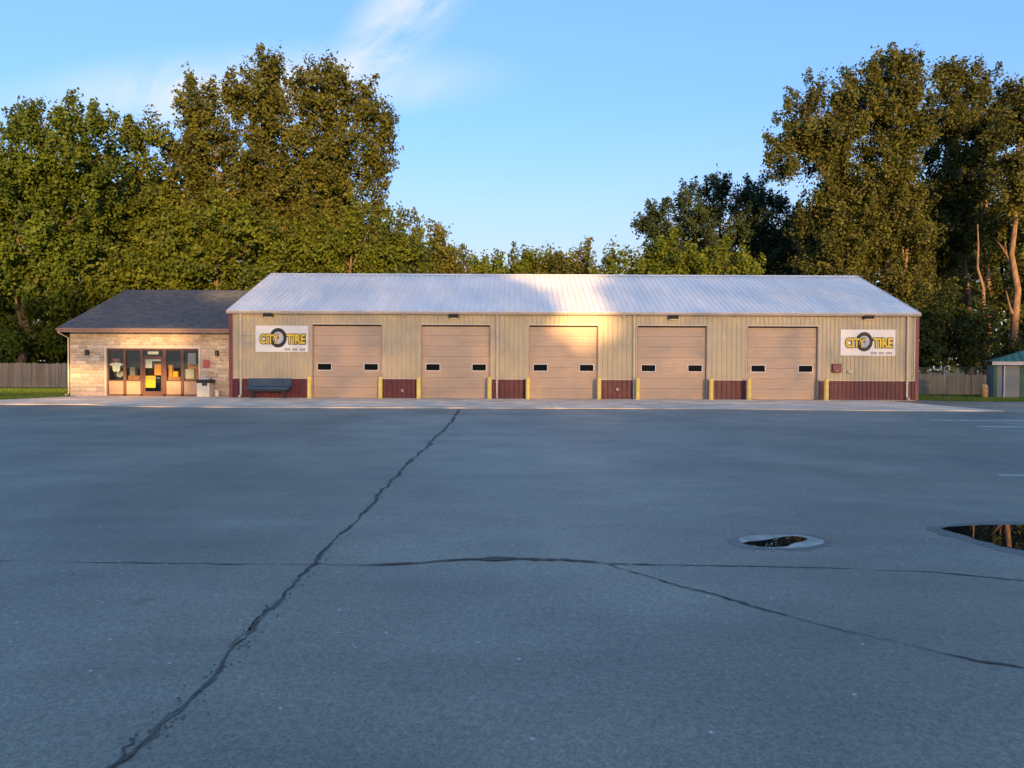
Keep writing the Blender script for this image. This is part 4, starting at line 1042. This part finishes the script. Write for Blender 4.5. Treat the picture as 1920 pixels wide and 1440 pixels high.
TR('low spreading yellow green maple right behind the office roof', 58,
   [(330, 450, 70, 45), (420, 430, 90, 48), (500, 460, 60, 50), (300, 520, 80, 42), (400, 500, 110, 45), (490, 525, 60, 32), (220, 525, 50, 40), (160, 560, 50, 40, 1)],
   [(400, 405, 440, .3)], 'gold', 4, upward=.1, group=TREES)
TR('yellow green tree behind the left end of the garage roof', 60,
   [(620, 460, 70, 55), (700, 450, 65, 60), (750, 475, 50, 50), (570, 500, 60, 40), (660, 510, 90, 35)],
   [(660, 660, 430, .28)], 'gold', 5, group=TREES)
TR('bronze tree with spiky twigs right of the tall left crown', 70,
   [(765, 450, 34, 42, 0, .8), (815, 470, 45, 55, 0, .85), (845, 500, 40, 35, 0, .8), (820, 425, 22, 22, 0, .5), (870, 510, 20, 22, 0, .7), (790, 510, 60, 30)],
   [(810, 815, 420, .24)], 'bronze', 6, group=TREES)
TR('low golden tree behind the middle of the garage roof', 74,
   [(985, 498, 50, 26), (995, 484, 26, 18), (935, 503, 42, 24), (900, 510, 24, 18), (960, 522, 70, 22), (1030, 506, 30, 22)],
   [(970, 975, 480, .2)], 'lime', 7, leaf=.29, group=TREES)
TR('thin bronze tree with loose twigs behind the roof ridge', 72,
   [(1060, 500, 38, 28, 0, .9), (1085, 508, 30, 24, 0, 1), (1045, 482, 18, 16, 0, .6), (1095, 486, 9, 16, 0, .4), (1060, 520, 60, 24), (1110, 515, 26, 22)],
   [(1060, 1064, 478, .18)], 'bronze', 8, leaf=.29, group=TREES)
TR('low yellow green tree in front of the dark round tree', 63,
   [(1150, 494, 38, 30), (1210, 500, 48, 32), (1275, 498, 50, 34), (1340, 500, 50, 36), (1395, 505, 40, 34), (1130, 520, 26, 22), (1250, 525, 110, 18), (1265, 470, 16, 18, 0, .5), (1240, 472, 12, 15, 0, .5)],
   [(1260, 1262, 480, .24)], 'lime', 9, leaf=.29, group=TREES)
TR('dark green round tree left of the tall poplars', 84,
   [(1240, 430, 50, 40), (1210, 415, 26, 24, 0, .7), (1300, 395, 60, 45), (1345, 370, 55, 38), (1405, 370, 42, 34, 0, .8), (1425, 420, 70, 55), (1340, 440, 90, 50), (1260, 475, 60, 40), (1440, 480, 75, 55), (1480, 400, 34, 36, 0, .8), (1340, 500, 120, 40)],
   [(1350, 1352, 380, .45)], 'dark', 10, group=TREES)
TR('tall poplar with bare orange lit stems behind the right end of the garage', 72,
   [(1665, 152, 60, 46), (1640, 126, 28, 24, 0, .8), (1685, 126, 30, 24, 0, .8), (1590, 185, 45, 45, 0, .8), (1520, 180, 36, 34, 0, .75), (1490, 250, 46, 62, 0, .85), (1545, 260, 50, 70), (1620, 230, 60, 65), (1690, 230, 60, 65), (1475, 310, 30, 36, 0, .7), (1580, 350, 62, 70, 1, .85), (1660, 330, 66, 70), (1540, 420, 50, 60, 2), (1600, 450, 60, 70), (1690, 430, 55, 75), (1560, 500, 60, 50), (1650, 540, 75, 60), (1715, 540, 40, 70), (1690, 610, 60, 50), (1455, 285, 18, 22, 0, .6)],
   [(1670, 1650, 150, .42), (1640, 1560, 220, .32), (1700, 1690, 200, .3)], 'poplar', 11, cover=3.7, leaf=.29, group=TREES)
TR('tall twin topped poplar second from the right edge', 76,
   [(1780, 158, 34, 44), (1780, 126, 18, 20, 0, .8), (1840, 166, 38, 44), (1830, 132, 16, 18, 0, .8), (1760, 230, 48, 60), (1820, 240, 60, 66), (1865, 220, 34, 50, 0, .8), (1780, 330, 60, 66), (1840, 340, 50, 60, 0, .85), (1770, 430, 55, 70), (1820, 440, 44, 60, 0, .7), (1750, 520, 45, 60, 0, .8), (1790, 540, 40, 50, 2, .6)],
   [(1820, 1790, 140, .4), (1855, 1835, 170, .34)], 'poplar', 12, cover=3.7, leaf=.29, group=TREES)
TR('poplar at the right edge with thick orange lit trunk', 66,
   [(1915, 190, 34, 36), (1960, 210, 50, 60), (1900, 260, 44, 56), (1960, 330, 60, 80), (1900, 350, 46, 56, 0, .8), (1930, 430, 50, 50, 3, .6), (1990, 450, 60, 90, 0, .7), (1870, 470, 26, 50, 3, .7), (1865, 560, 30, 40, 2, .8), (1935, 540, 28, 60, 1, .8), (1920, 620, 30, 40, 1, .8)],
   [(1897, 1905, 210, .42), (1852, 1835, 420, .3), (1920, 1965, 260, .3)], 'poplar', 13, cover=3.3, leaf=.29, group=TREES)
TR('vine covered thicket beside the right end of the garage', 62,
   [(1740, 600, 36, 50), (1735, 650, 34, 45), (1770, 660, 40, 34), (1800, 625, 44, 44, 1), (1840, 650, 40, 36), (1770, 590, 40, 44, 2), (1900, 660, 60, 30, 2), (1850, 600, 26, 30, 2, .7)],
   [(1770, 1772, 600, .14), (1830, 1828, 620, .12)], 'under', 14, leaf=.28, name='thicket', cat='bush', base=-.4, upward=.15, limbs=False)
TR('dark low bushes above the board fence left of the office', 64,
   [(10, 650, 60, 36), (75, 655, 50, 32), (125, 650, 40, 40), (160, 620, 40, 50), (-60, 645, 60, 40), (210, 590, 50, 50)],
   [(20, 22, 640, .1), (120, 121, 630, .1)], 'under', 15, leaf=.28, name='bush', cat='bush', base=-.4, upward=.15, limbs=False)

# the far-off wood behind, one mass
def wood(name, Y, prof, leafmat, seed, n, leaf, thick):
    r = np.random.default_rng(seed)
    px = r.uniform(prof[0][0], prof[-1][0], n); top = np.interp(px, [p[0] for p in prof], [p[1] for p in prof])
    top = top + 16 * np.sin(px * .05) + 10 * np.sin(px * .13 + 1)
    py = 705 - (705 - top) * r.uniform(0, 1, n) ** .85
    k = Y / FPX
    d0 = P(0, 0, Y); ex = (P(1, 0, Y) - d0); ez = (P(0, 1, Y) - d0)
    pos = np.stack([d0.x + ex.x * px + ez.x * py, Y + r.uniform(0, thick, n), d0.z + ex.z * px + ez.z * py], 1)
    nor = norm(np.array([0, -.6, .3]) + r.normal(0, .6, (n, 3))); u = norm(np.cross(nor, r.normal(0, 1, (n, 3)))); v = np.cross(nor, u)
    s = leaf * r.uniform(.6, 1.4, n); a = u * s[:, None] * .5; b = v * s[:, None] * .36
    return obj(name, np_quads(name, np.stack([pos - a, pos - b, pos + a, pos + b], 1), r.uniform(0, 1, n)), LEAF[leafmat], kind='stuff')
wood('treeline', 92, [(-260, 300), (0, 290), (200, 330), (330, 300), (600, 330), (720, 430), (800, 500), (890, 525), (1120, 530)], 'under', 31, 60000, .7, 6)
wood('treeline', 96, [(1120, 530), (1180, 520), (1300, 470), (1480, 460), (1560, 360), (1700, 330), (1900, 350), (2150, 320)], 'under', 32, 60000, .7, 6)

# the unseen tree belt behind the camera that keeps the lot in shade, its layers and gaps shaped to place the low sun
BY = -110.0
def to_belt(x, y, z):
    t = (y - BY) / -S.y
    return np.array([x + S.x * t, z + S.z * t])
r = np.random.default_rng(50)
RZ = to_belt(0, 46.4, 7.47)[1]          # height in the belt of the ray that grazes the garage ridge
AZ0 = to_belt(0, 28.8, 0.0)[1]; WZ0 = to_belt(0, Y0, 0.0)[1]; WZ1 = to_belt(0, Y0, 4.7)[1]
def belt_layer(n, z0, z1, leaf):
    k = np.arange(n) + 1.0                       # evenly spread leaves, slightly shaken
    x_ = -72 + 172 * ((k * 0.7548776662466927) % 1.0) + r.normal(0, .12, n)
    top = z1 + (.3 * np.sin(x_ * .31) + .25 * np.sin(x_ * .83 + 1) + .15 * np.sin(x_ * 1.9) if z1 > RZ - 1 else 0)
    z_ = z0 + (top - z0) * ((k * 0.5698402909980532) % 1.0) + r.normal(0, .06, n)
    return np.stack([x_, BY + r.uniform(-2.5, 2.5, n), z_], 1), leaf * r.uniform(.8, 1.2, n)
layers = [belt_layer(24000, -.5, AZ0, 1.5), belt_layer(BELT_APRON, AZ0, WZ0 - .55, .36), belt_layer(BELT_WALL, WZ0 - .55, WZ1, .22), belt_layer(BELT_ROOF, WZ1, RZ + 1.0, .26)]
pos = np.concatenate([a for a, b in layers]); sz_ = np.concatenate([b for a, b in layers])
# holes cut in the belt to place the sun patches (named by the spot they light), half sizes
def gap(px, py, Y, rx, rz_):
    c = P(px, py, Y); b = to_belt(c.x, c.y, c.z); return (b[0], b[1], rx, rz_)
GAPS = [gap(1096, 600, Y0, 1.35, 1.15), gap(1085, 560, 42, 1.1, .8), gap(1060, 535, 44.5, 1.7, .7), gap(1060, 516, 46, 3.0, .6),
        gap(300, 638, YO, 2.0, .18), gap(305, 716, YO, 1.0, .55), gap(250, 726, YO, .9, .40), gap(150, 752, 37.5, 4.0, .25), gap(420, 552, 47, 1.6, .3), gap(40, 735, 50, 9.0, .35)]
t_ = (pos[:, 1] - BY) / -S.y
gx, gz = pos[:, 0] + S.x * t_, pos[:, 2] + S.z * t_
keep = np.ones(len(pos), bool)
for cx, cz, ra, rb in GAPS:
    wob = 1 + .2 * np.sin(5 * np.arctan2(gz - cz, gx - cx) + cx)
    keep &= (((gx - cx) / (ra + .15)) ** 2 + ((gz - cz) / (rb + .15)) ** 2) > wob ** 2
pos, s = pos[keep], sz_[keep]; n = len(pos)
nor = norm(np.array([S.x, S.y, .25]) + r.normal(0, .45, (n, 3))); u = norm(np.cross(nor, r.normal(0, 1, (n, 3)))); v = np.cross(nor, u)
a = u * s[:, None] * .5; b = v * s[:, None] * .4
obj('treeline', np_quads('treeline', np.stack([pos - a, pos - b, pos + a, pos + b], 1), r.uniform(0, 1, n)), LEAF['maple'], kind='stuff')
print('leaves', NL, 'stones', nst)
